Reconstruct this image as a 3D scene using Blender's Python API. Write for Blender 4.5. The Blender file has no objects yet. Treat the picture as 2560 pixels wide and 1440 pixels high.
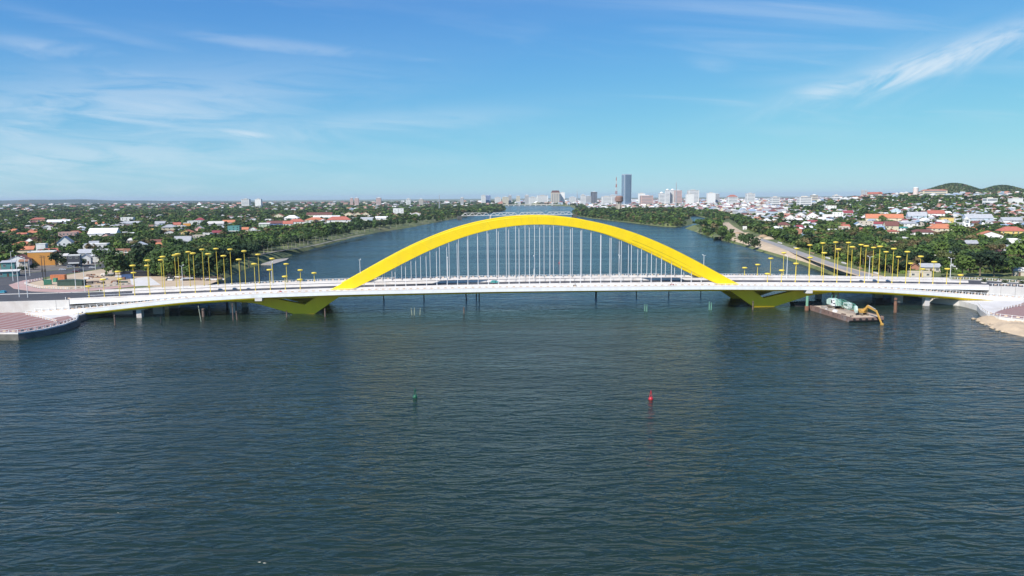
import bpy, math, random
import numpy as np
from mathutils import Vector, Matrix
from mathutils.geometry import delaunay_2d_cdt

random.seed(7)
rng = np.random.default_rng(7)
sc = bpy.context.scene
COL = sc.collection

# ------------------------------------------------------------------ camera
CAM_H, PITCH, ROLL, FPX = 54.7, math.radians(7.16), math.radians(0.41), 1800.0
r0 = Vector((1, 0, 0)); u0 = Vector((0, math.sin(PITCH), math.cos(PITCH))); f0 = Vector((0, math.cos(PITCH), -math.sin(PITCH)))
cr = r0 * math.cos(ROLL) - u0 * math.sin(ROLL)
cu = r0 * math.sin(ROLL) + u0 * math.cos(ROLL)
cam_d = bpy.data.cameras.new('camera'); cam = bpy.data.objects.new('camera', cam_d); COL.objects.link(cam)
cam_d.sensor_fit = 'HORIZONTAL'; cam_d.sensor_width = 36.0; cam_d.lens = 36.0 * FPX / 2560.0
cam_d.clip_start = 1.0; cam_d.clip_end = 120000.0
M = Matrix(((cr.x, cu.x, -f0.x, 0), (cr.y, cu.y, -f0.y, 0), (cr.z, cu.z, -f0.z, CAM_H), (0, 0, 0, 1)))
cam.matrix_world = M
sc.camera = cam

# ------------------------------------------------------------------ light
SUN = Vector((-0.68, -0.77, 1.0)).normalized()
SUN_EL = math.asin(SUN.z); SUN_ROT = math.atan2(SUN.x, SUN.y)
sun_d = bpy.data.lights.new('sun', 'SUN'); sun_d.energy = 5.0; sun_d.angle = math.radians(0.53); sun_d.color = (1.0, 0.955, 0.88)
sun = bpy.data.objects.new('sun', sun_d); COL.objects.link(sun)
sun.rotation_euler = SUN.to_track_quat('Z', 'Y').to_euler(); sun.location = (0, 0, 400)
sc.view_settings.view_transform = 'Standard'; sc.view_settings.look = 'None'
sc.view_settings.exposure = 0.38; sc.view_settings.gamma = 1.0; sc.view_settings.use_curve_mapping = False
sc.cycles.max_bounces = 6; sc.cycles.diffuse_bounces = 2; sc.cycles.glossy_bounces = 3
sc.cycles.transparent_max_bounces = 8; sc.cycles.volume_bounces = 0; sc.cycles.sample_clamp_direct = 5.0; sc.cycles.sample_clamp_indirect = 4.0

def ray(px, py):
    x = (px - 1280) / FPX; y = -(py - 720) / FPX
    return f0 + cr * x + cu * y
def G(px, py, z=0.0):
    d = ray(px, py); t = (z - CAM_H) / d.z
    return Vector((d.x * t, d.y * t, z))
def AT(px, py, Y):
    d = ray(px, py); t = Y / d.y
    return Vector((d.x * t, Y, CAM_H + d.z * t))
def PX(x, y, z):
    d = Vector((x, y, z - CAM_H)); w = d.dot(f0)
    return 1280 + FPX * d.dot(cr) / w, 720 - FPX * d.dot(cu) / w

# ------------------------------------------------------------------ world: Nishita sky with thin cirrus
W = bpy.data.worlds.new('World'); sc.world = W; W.use_nodes = True
wt = W.node_tree; wt.nodes.clear()
class NX:
    """tiny node-expression helper"""
    def __init__(s, tree): s.t = tree
    def n(s, typ, **kw):
        nd = s.t.nodes.new(typ)
        for k, v in kw.items(): setattr(nd, k, v)
        return nd
    def put(s, sock, v):
        if hasattr(v, 'is_output') or isinstance(v, bpy.types.NodeSocket): s.t.links.new(v, sock)
        else: sock.default_value = v
    def m(s, op, a, b=0.0, c=None, clamp=False):
        nd = s.n('ShaderNodeMath', operation=op); nd.use_clamp = clamp
        s.put(nd.inputs[0], a); s.put(nd.inputs[1], b)
        if c is not None: s.put(nd.inputs[2], c)
        return nd.outputs[0]
    def comb(s, x, y, z):
        nd = s.n('ShaderNodeCombineXYZ'); s.put(nd.inputs[0], x); s.put(nd.inputs[1], y); s.put(nd.inputs[2], z); return nd.outputs[0]
    def noise(s, vec, scale, detail=3.0, rough=0.5, dist=0.0, dim='3D'):
        nd = s.n('ShaderNodeTexNoise'); nd.noise_dimensions = dim
        if vec is not None: s.put(nd.inputs['Vector'], vec)
        nd.inputs['Scale'].default_value = scale; nd.inputs['Detail'].default_value = detail
        nd.inputs['Roughness'].default_value = rough; nd.inputs['Distortion'].default_value = dist
        return nd.outputs['Fac']
    def ramp(s, v, a, b, lo=0.0, hi=1.0, smooth=True):
        nd = s.n('ShaderNodeMapRange'); nd.interpolation_type = 'SMOOTHSTEP' if smooth else 'LINEAR'
        s.put(nd.inputs['Value'], v)
        nd.inputs['From Min'].default_value = a; nd.inputs['From Max'].default_value = b
        nd.inputs['To Min'].default_value = lo; nd.inputs['To Max'].default_value = hi
        return nd.outputs[0]
    def mix(s, fac, a, b, mode='MIX'):
        nd = s.n('ShaderNodeMixRGB', blend_type=mode)
        s.put(nd.inputs[0], fac); s.put(nd.inputs[1], a); s.put(nd.inputs[2], b); return nd.outputs[0]
SKY_STRENGTH = 0.10
def build_sky():
    x = NX(wt)
    sky = x.n('ShaderNodeTexSky', sky_type='NISHITA'); sky.sun_disc = False
    sky.sun_elevation = SUN_EL; sky.sun_rotation = SUN_ROT
    sky.altitude = 0; sky.air_density = 1.0; sky.dust_density = 0.0; sky.ozone_density = 3.0
    tc = x.n('ShaderNodeTexCoord'); sep = x.n('ShaderNodeSeparateXYZ'); x.put(sep.inputs[0], tc.outputs['Generated'])
    dx, dy, dz = sep.outputs
    # high thin veil, everywhere in the sky: a flat layer seen in perspective, combed along one wind direction
    zz = x.m('ADD', x.m('MAXIMUM', dz, 0.0), 0.09)
    cx = x.m('DIVIDE', dx, zz); cy = x.m('DIVIDE', dy, zz)
    a = math.radians(12)
    wx = x.m('ADD', x.m('MULTIPLY', cx, math.cos(a)), x.m('MULTIPLY', cy, math.sin(a)))
    wy = x.m('SUBTRACT', x.m('MULTIPLY', cy, math.cos(a)), x.m('MULTIPLY', cx, math.sin(a)))
    veil = x.noise(x.comb(x.m('MULTIPLY', wx, 0.45), x.m('MULTIPLY', wy, 1.5), 2.3), 1.0, 6, 0.62, 0.9)
    broad = x.noise(x.comb(x.m('MULTIPLY', wx, 0.3), x.m('MULTIPLY', wy, 0.4), 7.7), 1.0, 2, 0.5, 0.3)
    vm = x.m('MULTIPLY', x.ramp(veil, 0.47, 0.82), x.ramp(broad, 0.42, 0.68))
    vm = x.m('MULTIPLY', vm, x.ramp(dz, 0.015, 0.12)); vm = x.m('MULTIPLY', vm, 0.42)
    # the single cirrus streaks that stand in this sky, as directions (east = dx/dy, up = dz/dy)
    U = x.m('DIVIDE', dx, x.m('MAXIMUM', dy, 0.05)); V = x.m('DIVIDE', dz, x.m('MAXIMUM', dy, 0.05))
    total = vm
    streaks = [(2340, 148, -17, 330, 36, .95), (2450, 105, -17, 220, 24, .70), (2230, 180, -20, 200, 55, .50), (2070, 222, -8, 85, 22, .70), (2540, 75, -12, 170, 24, .65),
               (2120, 190, -4, 200, 18, .24), (610, 333, 7, 95, 11, .85), (690, 345, 9, 75, 9, .30), (250, 275, -3, 520, 95, .60), (480, 320, 3, 560, 50, .45), (120, 118, 8, 160, 22, .42),
               (330, 188, 4, 220, 24, .34), (700, 112, 7, 240, 16, .36), (880, 312, -3, 380, 32, .40), (1785, 158, 5, 55, 18, .26),
               (2030, 330, 3, 150, 18, .16), (1870, 258, 3, 120, 10, .18), (250, 75, 14, 240, 16, .18), (470, 290, -8, 200, 20, .22), (1080, 395, 0, 450, 26, .14), (120, 390, 0, 700, 85, .58)]
    # two shared wind-combed textures instead of one per streak
    def combed(ang, sl, sw, z):
        t = math.radians(-ang)
        aa = x.m('MULTIPLY', x.m('ADD', x.m('MULTIPLY', U, math.cos(t)), x.m('MULTIPLY', V, math.sin(t))), sl)
        pp = x.m('MULTIPLY', x.m('SUBTRACT', x.m('MULTIPLY', V, math.cos(t)), x.m('MULTIPLY', U, math.sin(t))), sw)
        return x.noise(x.comb(aa, pp, z), 1.0, 5, 0.64, 0.7)
    texA, texB = combed(-24, 9.0, 34.0, 0.4), combed(5, 6.5, 42.0, 4.4)
    texA2, texB2 = x.ramp(texA, 0.24, 0.70), x.ramp(texB, 0.22, 0.70)
    for i, (px, py, ang, L, Wd, st) in enumerate(streaks):
        d = ray(px, py); U0, V0 = d.x / d.y, d.z / d.y
        t = math.radians(-ang); k = FPX
        tx, tx2 = (texA, texA2) if ang < -10 else (texB, texB2)
        du = x.m('SUBTRACT', U, U0); dv = x.m('SUBTRACT', V, V0)
        al = x.m('MULTIPLY', x.m('ADD', x.m('MULTIPLY', du, math.cos(t)), x.m('MULTIPLY', dv, math.sin(t))), k / L)
        pe = x.m('MULTIPLY', x.m('SUBTRACT', x.m('MULTIPLY', dv, math.cos(t)), x.m('MULTIPLY', du, math.sin(t))), k / Wd)
        pe = x.m('ADD', pe, x.m('MULTIPLY', x.m('SUBTRACT', tx, 0.5), 1.6))
        a2 = x.m('MULTIPLY', al, al)
        pe = x.m('SUBTRACT', pe, x.m('MULTIPLY', a2, 0.25))
        g = x.m('POWER', 2.718, x.m('MULTIPLY', x.m('MULTIPLY_ADD', pe, pe, a2), -1.0))
        g = x.m('MULTIPLY', g, x.m('MULTIPLY', tx2, st))
        total = x.m('MAXIMUM', total, g)
    # camera-like shoulder on the whole sky, in display units, then back to sky units
    sp = x.n('ShaderNodeSeparateColor'); x.put(sp.inputs[0], sky.outputs[0])
    ch = []
    for k, tint in enumerate((0.039, 0.080, 0.142)):
        v = x.m('MULTIPLY', sp.outputs[k], tint)
        ch.append(x.m('DIVIDE', v, x.m('MULTIPLY_ADD', x.m('MULTIPLY', v, v), 0.62, 1.0)))
    cb = x.n('ShaderNodeCombineColor'); [x.put(cb.inputs[k], ch[k]) for k in range(3)]
    base = cb.outputs[0]
    cloud = x.mix(0.30, (0.70, 0.73, 0.76, 1), base)
    colr = x.mix(total, base, cloud)
    colr = x.mix(1.0, colr, (1 / SKY_STRENGTH,) * 3 + (1,), 'MULTIPLY')
    bg = x.n('ShaderNodeBackground'); bg.inputs['Strength'].default_value = SKY_STRENGTH
    x.put(bg.inputs['Color'], colr)
    out = x.n('ShaderNodeOutputWorld'); wt.links.new(bg.outputs[0], out.inputs[0])
build_sky()
W.cycles.sampling_method = 'MANUAL'; W.cycles.sample_map_resolution = 512

# ------------------------------------------------------------------ materials
MATS = {}
def mat(name, col, rough=0.7, var=0.12, scale=0.6, bump=0.0, bscale=4.0, metal=0.0, spec=0.5, attr=None, objvar=0.0, dirt=None, dirt_amt=0.0, transl=0.0, stretch=None):
    if name in MATS: return MATS[name]
    m = bpy.data.materials.new(name); m.use_nodes = True; t = m.node_tree; x = NX(t)
    b = t.nodes['Principled BSDF']
    b.inputs['Roughness'].default_value = rough; b.inputs['Metallic'].default_value = metal
    b.inputs['Specular IOR Level'].default_value = spec
    tc = x.n('ShaderNodeTexCoord'); vec = tc.outputs['Object']
    geo = x.n('ShaderNodeNewGeometry'); vec = geo.outputs['Position']
    if stretch:
        mp = x.n('ShaderNodeMapping'); mp.inputs['Scale'].default_value = stretch; x.put(mp.inputs[0], vec); vec = mp.outputs[0]
    base = (*col, 1)
    if attr:
        at = x.n('ShaderNodeAttribute'); at.attribute_name = attr; base = at.outputs['Color']
    n = x.noise(vec, scale, 5, 0.6)
    f = x.ramp(n, 0.25, 0.75, 1 - var, 1 + var, smooth=False)
    if objvar:
        oi = x.n('ShaderNodeObjectInfo'); f = x.m('MULTIPLY', f, x.ramp(oi.outputs['Random'], 0, 1, 1 - objvar, 1 + objvar, smooth=False))
    mul = x.n('ShaderNodeMixRGB', blend_type='MULTIPLY'); mul.inputs[0].default_value = 1.0
    x.put(mul.inputs[1], base); cmb = x.comb(f, f, f); x.put(mul.inputs[2], cmb)
    c = mul.outputs[0]
    if dirt is not None:
        dn = x.noise(vec, scale * 0.35, 6, 0.65, 0.6)
        c = x.mix(x.m('MULTIPLY', x.ramp(dn, 0.48, 0.72), dirt_amt), c, (*dirt, 1))
    x.put(b.inputs['Base Color'], c)
    if bump:
        bn = x.noise(vec, bscale, 4, 0.6); bp = x.n('ShaderNodeBump'); bp.inputs['Strength'].default_value = bump; bp.inputs['Distance'].default_value = 0.1
        x.put(bp.inputs['Height'], bn); t.links.new(bp.outputs[0], b.inputs['Normal'])
    if transl:
        tr = x.n('ShaderNodeBsdfTranslucent'); x.put(tr.inputs['Color'], c)
        mx = x.n('ShaderNodeMixShader'); mx.inputs[0].default_value = transl
        t.links.new(b.outputs[0], mx.inputs[1]); t.links.new(tr.outputs[0], mx.inputs[2])
        t.links.new(mx.outputs[0], t.nodes['Material Output'].inputs['Surface'])
    MATS[name] = m
    return m

yellow = mat('yellow_paint', (0.87, 0.615, 0.004), 0.45, 0.06, 0.3, dirt=(0.66, 0.50, 0.04), dirt_amt=0.35, stretch=(1, 1, .25))
yellow_lamp = mat('lamp_yellow', (0.74, 0.56, 0.07), 0.5, 0.06, 0.5)
white_conc = mat('white_concrete', (0.63, 0.595, 0.57), 0.8, 0.09, 0.4, dirt=(0.44, 0.37, 0.32), dirt_amt=0.5)
pale_conc = mat('pale_concrete', (0.58, 0.56, 0.53), 0.8, 0.10, 0.2, dirt=(0.42, 0.37, 0.32), dirt_amt=0.5)
fascia_white = mat('fascia_paint', (0.76, 0.77, 0.77), 0.55, 0.06, 0.5, dirt=(0.50, 0.49, 0.46), dirt_amt=0.4, stretch=(1, 1, .12))
white_paint = mat('white_paint', (0.78, 0.78, 0.77), 0.5, 0.04, 0.6)
cable_white = mat('cable_sheath', (0.76, 0.74, 0.74), 0.45, 0.03, 0.6)
asphalt = mat('asphalt', (0.055, 0.056, 0.062), 0.9, 0.18, 0.15, bump=0.2, dirt=(0.11, 0.10, 0.09), dirt_amt=0.45)
panel_orange = mat('panel_terracotta', (0.62, 0.47, 0.35), 0.6, 0.12, 0.8)
pave_pink = mat('pink_paving', (0.42, 0.27, 0.24), 0.8, 0.16, 0.35, dirt=(0.50, 0.44, 0.40), dirt_amt=0.5)
sand = mat('sand', (0.46, 0.36, 0.25), 0.95, 0.16, 0.08, bump=0.4, bscale=0.8, dirt=(0.33, 0.25, 0.17), dirt_amt=0.6)
earth = mat('brown_earth', (0.30, 0.21, 0.13), 0.95, 0.2, 0.1, bump=0.5, bscale=0.7, dirt=(0.42, 0.33, 0.22), dirt_amt=0.7)
stonewall = mat('weathered_stone', (0.12, 0.115, 0.10), 0.9, 0.3, 0.5, bump=0.6, bscale=1.5, dirt=(0.05, 0.055, 0.04), dirt_amt=0.7)
rust = mat('rusty_steel', (0.20, 0.10, 0.06), 0.85, 0.3, 0.6, dirt=(0.10, 0.07, 0.05), dirt_amt=0.6)
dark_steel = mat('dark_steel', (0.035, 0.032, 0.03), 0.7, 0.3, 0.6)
green_paint = mat('green_pile_paint', (0.16, 0.36, 0.25), 0.6, 0.12, 0.6, dirt=(0.25, 0.22, 0.14), dirt_amt=0.5)
grey_steel = mat('galvanised_steel', (0.52, 0.53, 0.55), 0.5, 0.06, 0.5, metal=0.2)
glass = mat('window_glass', (0.035, 0.045, 0.055), 0.12, 0.1, 0.3, spec=0.6)
tower_glass = mat('tower_glass', (0.10, 0.16, 0.24), 0.12, 0.15, 0.03, spec=0.8)
bark = mat('bark', (0.16, 0.125, 0.09), 0.9, 0.2, 1.5)
pale_bark = mat('pale_bark', (0.36, 0.33, 0.28), 0.9, 0.2, 1.5)
black = mat('black_rubber', (0.02, 0.02, 0.02), 0.7, 0.1, 2.0)

# ------------------------------------------------------------------ mesh helpers
class MB:
    def __init__(s): s.v = []; s.f = []; s.mi = []
    def add(s, vs, fs, m=0):
        o = len(s.v); s.v += [tuple(p) for p in vs]; s.f += [tuple(i + o for i in q) for q in fs]; s.mi += [m] * len(fs); return s
    def box(s, x0, x1, y0, y1, z0, z1, m=0):
        return s.add([(x0, y0, z0), (x1, y0, z0), (x1, y1, z0), (x0, y1, z0), (x0, y0, z1), (x1, y0, z1), (x1, y1, z1), (x0, y1, z1)],
                     [(0, 3, 2, 1), (4, 5, 6, 7), (0, 1, 5, 4), (1, 2, 6, 5), (2, 3, 7, 6), (3, 0, 4, 7)], m)
    def tube(s, p0, p1, r0_, r1_=None, n=8, m=0, cap=True):
        p0 = Vector(p0); p1 = Vector(p1); r1_ = r0_ if r1_ is None else r1_
        d = (p1 - p0).normalized(); a = d.orthogonal().normalized(); b = d.cross(a)
        vs = []
        for p, r in ((p0, r0_), (p1, r1_)):
            for k in range(n):
                t = 2 * math.pi * k / n; vs.append(p + a * (math.cos(t) * r) + b * (math.sin(t) * r))
        fs = [(k, (k + 1) % n, n + (k + 1) % n, n + k) for k in range(n)]
        if cap: fs += [tuple(range(n - 1, -1, -1)), tuple(range(n, 2 * n))]
        return s.add(vs, fs, m)
    def lathe(s, prof, n=12, m=0, c=(0, 0, 0)):
        vs = []
        for r, z in prof:
            for k in range(n):
                t = 2 * math.pi * k / n; vs.append((c[0] + r * math.cos(t), c[1] + r * math.sin(t), c[2] + z))
        fs = []
        for j in range(len(prof) - 1):
            for k in range(n):
                a, b = j * n + k, j * n + (k + 1) % n; fs.append((a, b, b + n, a + n))
        fs += [tuple(range(n - 1, -1, -1)), tuple(range((len(prof) - 1) * n, len(prof) * n))]
        return s.add(vs, fs, m)
    def prism(s, poly, a0, a1, axis='y', m=0):
        """polygon in (x,z) swept along y from a0 to a1 (axis y), or (y,z) along x, or (x,y) along z"""
        n = len(poly)
        def P(p, a): return {'y': (p[0], a, p[1]), 'x': (a, p[0], p[1]), 'z': (p[0], p[1], a)}[axis]
        vs = [P(p, a0) for p in poly] + [P(p, a1) for p in poly]
        fs = [tuple(range(n - 1, -1, -1)), tuple(range(n, 2 * n))] + [(k, (k + 1) % n, n + (k + 1) % n, n + k) for k in range(n)]
        return s.add(vs, fs, m)
    def sweep(s, rings, m=0, closed=True):
        n = len(rings[0]); vs = [p for r in rings for p in r]; fs = []
        for j in range(len(rings) - 1):
            for k in range(n if closed else n - 1):
                a, b = j * n + k, j * n + (k + 1) % n; fs.append((a, b, b + n, a + n))
        if closed: fs += [tuple(range(n - 1, -1, -1)), tuple(range((len(rings) - 1) * n, len(rings) * n))]
        return s.add(vs, fs, m)
    def mesh(s, name, mats):
        me = bpy.data.meshes.new(name); me.from_pydata(s.v, [], s.f)
        for mm in (mats if isinstance(mats, (list, tuple)) else [mats]): me.materials.append(mm)
        if any(s.mi): me.polygons.foreach_set('material_index', s.mi)
        me.update()
        import bmesh
        bm = bmesh.new(); bm.from_mesh(me); bmesh.ops.recalc_face_normals(bm, faces=bm.faces); bm.to_mesh(me); bm.free()
        return me
    def obj(s, name, mats, parent=None, loc=None, rz=None):
        return link(name, s.mesh(name, mats), parent, loc, rz)
def link(name, data, parent=None, loc=None, rz=None, scale=None):
    o = bpy.data.objects.new(name, data); COL.objects.link(o)
    if parent: o.parent = parent
    if loc is not None: o.location = loc
    if rz is not None: o.rotation_euler = (0, 0, rz)
    if scale is not None: o.scale = scale
    return o
def tag(o, label, cat=None, group=None, kind=None):
    o['label'] = label
    if cat: o['category'] = cat
    if group: o['group'] = group
    if kind: o['kind'] = kind
    return o
def thing(name, label, cat, loc=(0, 0, 0), rz=0.0, group=None):
    return tag(link(name, None, None, loc, rz), label, cat, group)
def smooth(o, ang=40):
    me = o.data if hasattr(o, 'data') else o
    me.polygons.foreach_set('use_smooth', [True] * len(me.polygons))
    try: me.set_sharp_from_angle(angle=math.radians(ang))
    except Exception: pass
    return o
def sheet(name, pts, material, z=None, extra=None, drop=None, parent=None):
    """flat polygon (list of Vector) triangulated; drop = skirt depth"""
    n = len(pts)
    co = [Vector((p[0], p[1])) for p in pts]
    res = delaunay_2d_cdt(co, [], [list(range(n))], 1, 1e-4)
    zs = [(pts[o[0]][2] if (z is None and o) else z) for o in res[3]]
    zs = [q if q is not None else pts[0][2] for q in zs]
    vs = [(p.x, p.y, q) for p, q in zip(res[0], zs)]
    fs = []
    for f in res[2]:
        a, b, c = (res[0][i] for i in f[:3]); fs.append(f if (b - a).cross(c - a) > 0 else tuple(reversed(f)))
    mb = MB().add(vs, fs)
    if drop:
        pz = [(p[0], p[1], (z if z is not None else p[2])) for p in pts]
        mb.add(pz + [(a, b, c - drop) for a, b, c in pz], [(k, (k + 1) % n, n + (k + 1) % n, n + k) for k in range(n)])
    me = bpy.data.meshes.new(name); me.from_pydata(mb.v, [], mb.f); me.materials.append(material); me.update()
    o = link(name, me, parent)
    return o
# ------------------------------------------------------------------ water and land
LAND = 5.0
def water_mat():
    m = bpy.data.materials.new('river_water'); m.use_nodes = True; t = m.node_tree; x = NX(t); b = t.nodes['Principled BSDF']
    geo = x.n('ShaderNodeNewGeometry')
    def mapped(sx, sy, rz):
        mp = x.n('ShaderNodeMapping'); mp.inputs['Rotation'].default_value = (0, 0, math.radians(rz)); mp.inputs['Scale'].default_value = (sx, sy, 1)
        x.put(mp.inputs[0], geo.outputs['Position']); return mp.outputs[0]
    big = x.noise(mapped(0.006, 0.012, 10), 1.0, 4, 0.6, 0.6)
    h1 = x.noise(mapped(0.06, 0.15, 9), 1.0, 2, 0.5, 0.5)
    h2 = x.noise(mapped(0.15, 0.46, -6), 1.0, 2.2, 0.45, 0.9)
    h3 = x.noise(mapped(0.55, 1.5, 12), 1.0, 2, 0.5, 0.5)
    patch = x.ramp(big, 0.35, 0.65, 0.72, 1.25)
    h = x.m('ADD', x.m('MULTIPLY', h1, 1.5), x.m('MULTIPLY', x.m('MULTIPLY', h2, patch), 1.5))
    h = x.m('ADD', h, x.m('MULTIPLY', x.m('MULTIPLY', h3, patch), 0.27))
    bp = x.n('ShaderNodeBump'); bp.inputs['Strength'].default_value = 1.0; bp.inputs['Distance'].default_value = 0.62
    x.put(bp.inputs['Height'], h); t.links.new(bp.outputs[0], b.inputs['Normal'])
    c = x.mix(x.ramp(big, 0.3, 0.7), (0.014, 0.026, 0.018, 1), (0.010, 0.025, 0.021, 1))
    x.put(b.inputs['Base Color'], c)
    x.put(b.inputs['Roughness'], x.ramp(x.noise(mapped(0.004, 0.02, 6), 1.0, 4, 0.6, 0.8), 0.36, 0.64, 0.12, 0.23)); b.inputs['IOR'].default_value = 1.333; b.inputs['Specular IOR Level'].default_value = 0.5
    return m
FAR = 40000.0
water = MB().add([(-FAR, -600, 0), (FAR, -600, 0), (FAR, FAR, 0), (-FAR, FAR, 0)], [(0, 1, 2, 3)]).obj('river', water_mat())
tag(water, 'wide rippled dark blue green river under the yellow bridge', kind='structure')

shore_px = [(345, 768), (420, 752), (510, 718), (560, 698),
            (600, 677), (640, 665), (690, 650), (730, 638), (775, 624), (830, 609), (880, 595), (950, 580), (1020, 570), (1090, 556), (1150, 545), (1178, 540),
            (1205, 535), (1240, 530), (1262, 527), (1266, 523), (1258, 518), (1262, 514.5), (1300, 513.2), (1360, 513.2), (1425, 516.5), (1436, 521), (1431, 532),
            (1440, 540), (1480, 546), (1540, 553), (1600, 560), (1650, 566), (1690, 567.5), (1716, 565), (1736, 559), (1726, 543), (1734, 538), (1760, 544), (1785, 553), (1790, 558), (1760, 564), (1720, 568.5), (1712, 571),
            (1740, 580), (1778, 593), (1815, 603), (1850, 613), (1900, 629), (1950, 644), (2010, 663), (2060, 681), (2130, 702), (2230, 728), (2330, 748), ]
ga, gb = G(765, 783), G(1905, 766)
bu = (gb - ga).normalized(); bv = Vector((-bu.y, bu.x, 0)); BC = (ga + gb) / 2 + bv * 15
BROT = math.atan2(bu.y, bu.x)
def BW(s, v, z): return BC + bu * s + bv * v + Vector((0, 0, z))
shore = [BW(-900, -13, 0), BW(-500, -13, 0), BW(-300, -13, 0), BW(-222, -13, 0)] + [G(*p) for p in shore_px] + [BW(231, -13, 0), BW(330, -13, 0), BW(900, -13, 0)]
outer = [Vector((FAR, -400, 0)), Vector((FAR, FAR, 0)), Vector((-FAR, FAR, 0)), Vector((-FAR, -400, 0))]
land_poly = shore + outer
def signed_area(P): return 0.5 * sum(P[i].x * P[(i + 1) % len(P)].y - P[(i + 1) % len(P)].x * P[i].y for i in range(len(P)))
def inset(P, d):
    s = 1 if signed_area(P) > 0 else -1; out = []; n = len(P)
    for i in range(n):
        a, b, c = P[i - 1], P[i], P[(i + 1) % n]
        e1 = (b - a); e2 = (c - b); e1.z = e2.z = 0; e1.normalize(); e2.normalize()
        n1 = Vector((-e1.y, e1.x, 0)) * s; n2 = Vector((-e2.y, e2.x, 0)) * s
        nn = (n1 + n2); nn = nn.normalized() if nn.length > 0.2 else n1
        dd = d(b) if callable(d) else d
        k = dd / max(0.5, nn.dot(n1)); out.append(b + nn * k)
    return out
def bank_w(p): return 10.0 if p.y < 1000 else 14.0
top_poly = inset(land_poly, bank_w)
NP = np.array([(p.x, p.y) for p in land_poly])
def inside(x, y, P=NP):
    x = np.asarray(x, float); y = np.asarray(y, float); c = np.zeros(x.shape, bool)
    x1, y1 = P[:, 0], P[:, 1]; x2, y2 = np.roll(x1, -1), np.roll(y1, -1)
    for a, b, cc, d in zip(x1, y1, x2, y2):
        if b == d: continue
        hit = ((b > y) != (d > y)) & (x < (cc - a) * (y - b) / (d - b) + a); c ^= hit
    return c
TOPN = np.array([(p.x, p.y) for p in top_poly])
def ground_mat():
    m = bpy.data.materials.new('ground_cover'); m.use_nodes = True; t = m.node_tree; x = NX(t); b = t.nodes['Principled BSDF']
    geo = x.n('ShaderNodeNewGeometry'); P = geo.outputs['Position']
    n1 = x.noise(P, 0.03, 6, 0.65); n2 = x.noise(P, 0.3, 4, 0.6); n3 = x.noise(P, 0.008, 3, 0.5)
    c = x.mix(x.ramp(n1, 0.4, 0.62), (0.070, 0.098, 0.030, 1), (0.140, 0.160, 0.052, 1))
    c = x.mix(x.m('MULTIPLY', x.ramp(n2, 0.5, 0.75), 0.6), c, (0.20, 0.175, 0.08, 1))
    c = x.mix(x.m('MULTIPLY', x.ramp(n3, 0.52, 0.7), 0.35), c, (0.14, 0.11, 0.075, 1))
    x.put(b.inputs['Base Color'], c); b.inputs['Roughness'].default_value = 0.95
    bp = x.n('ShaderNodeBump'); bp.inputs['Strength'].default_value = 0.5; bp.inputs['Distance'].default_value = 0.5; x.put(bp.inputs['Height'], n2); t.links.new(bp.outputs[0], b.inputs['Normal'])
    return m
gmat = ground_mat()
def build_ground():
    n = len(land_poly)
    co = [Vector((p.x, p.y)) for p in top_poly]
    res = delaunay_2d_cdt(co, [], [list(range(n))], 1, 1e-3)
    vs = [(p.x, p.y, LAND) for p in res[0]]; fs = [tuple(f) for f in res[2]]
    mb = MB(); mb.add(vs, fs)
    k0 = len(mb.v)
    lows = [(p.x, p.y, -0.6) for p in inset(land_poly, -1.2)]; tops = [(p.x, p.y, LAND) for p in top_poly]
    mids = [((a[0] * .45 + b[0] * .55), (a[1] * .45 + b[1] * .55), LAND * 0.62) for a, b in zip(lows, tops)]
    mb.add(lows + mids + tops, [(i, (i + 1) % n, n + (i + 1) % n, n + i) for i in range(n)] + [(n + i, n + (i + 1) % n, 2 * n + (i + 1) % n, 2 * n + i) for i in range(n)])
    return tag(mb.obj('ground', gmat), 'flat green river plain with grassy banks reaching the horizon', kind='structure')
build_ground()

# rising ground on the right, and the two wooded hills
def sstep(t): t = np.clip(t, 0, 1); return t * t * (3 - 2 * t)
hillA = AT(2392, 463, 3700); hillB = AT(2503, 468.5, 3700)
def rise(x, y):
    x = np.asarray(x, float); y = np.asarray(y, float); az = x / np.maximum(y, 1)
    h = 46 * sstep((y - 950) / 2300) * sstep((az - 0.33) / 0.24) * (1 - 0.4 * sstep((y - 3200) / 2500))
    h = h + 5 * np.sin(x * 0.006 + 1) * np.sin(y * 0.005) * sstep((h - 4) / 12)
    for c, sx, sy, k in ((hillA, 105, 130, 1), (hillB, 92, 120, 1), (AT(2330, 478, 3750), 80, 120, .55), (AT(2570, 478, 3750), 120, 120, .8)):
        bz = c.z - 44
        h = h + bz * k * np.exp(-((x - c.x) / sx) ** 2 - ((y - c.y) / sy) ** 2)
    return h
def hgt(x, y): return np.maximum(LAND, LAND - 0.8 + rise(x, y))
def build_rise():
    azs = np.linspace(0.28, 1.25, 220); ys = np.concatenate([np.linspace(900, 3300, 60), np.linspace(3340, 4200, 60), np.linspace(4260, 7500, 22)])
    A, Y = np.meshgrid(azs, ys); X = A * Y; Z = LAND - 0.8 + rise(X, Y)
    vs = np.stack([X, Y, Z], -1).reshape(-1, 3); n, k = A.shape
    fs = [(j * k + i, j * k + i + 1, (j + 1) * k + i + 1, (j + 1) * k + i) for j in range(n - 1) for i in range(k - 1)]
    me = bpy.data.meshes.new('hill'); me.from_pydata(vs.tolist(), [], fs); me.materials.append(gmat); me.update()
    o = link('hill', me); smooth(o, 180)
    tag(o, 'gentle rise with two rounded wooded hills on the right horizon', kind='structure')
build_rise()

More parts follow.
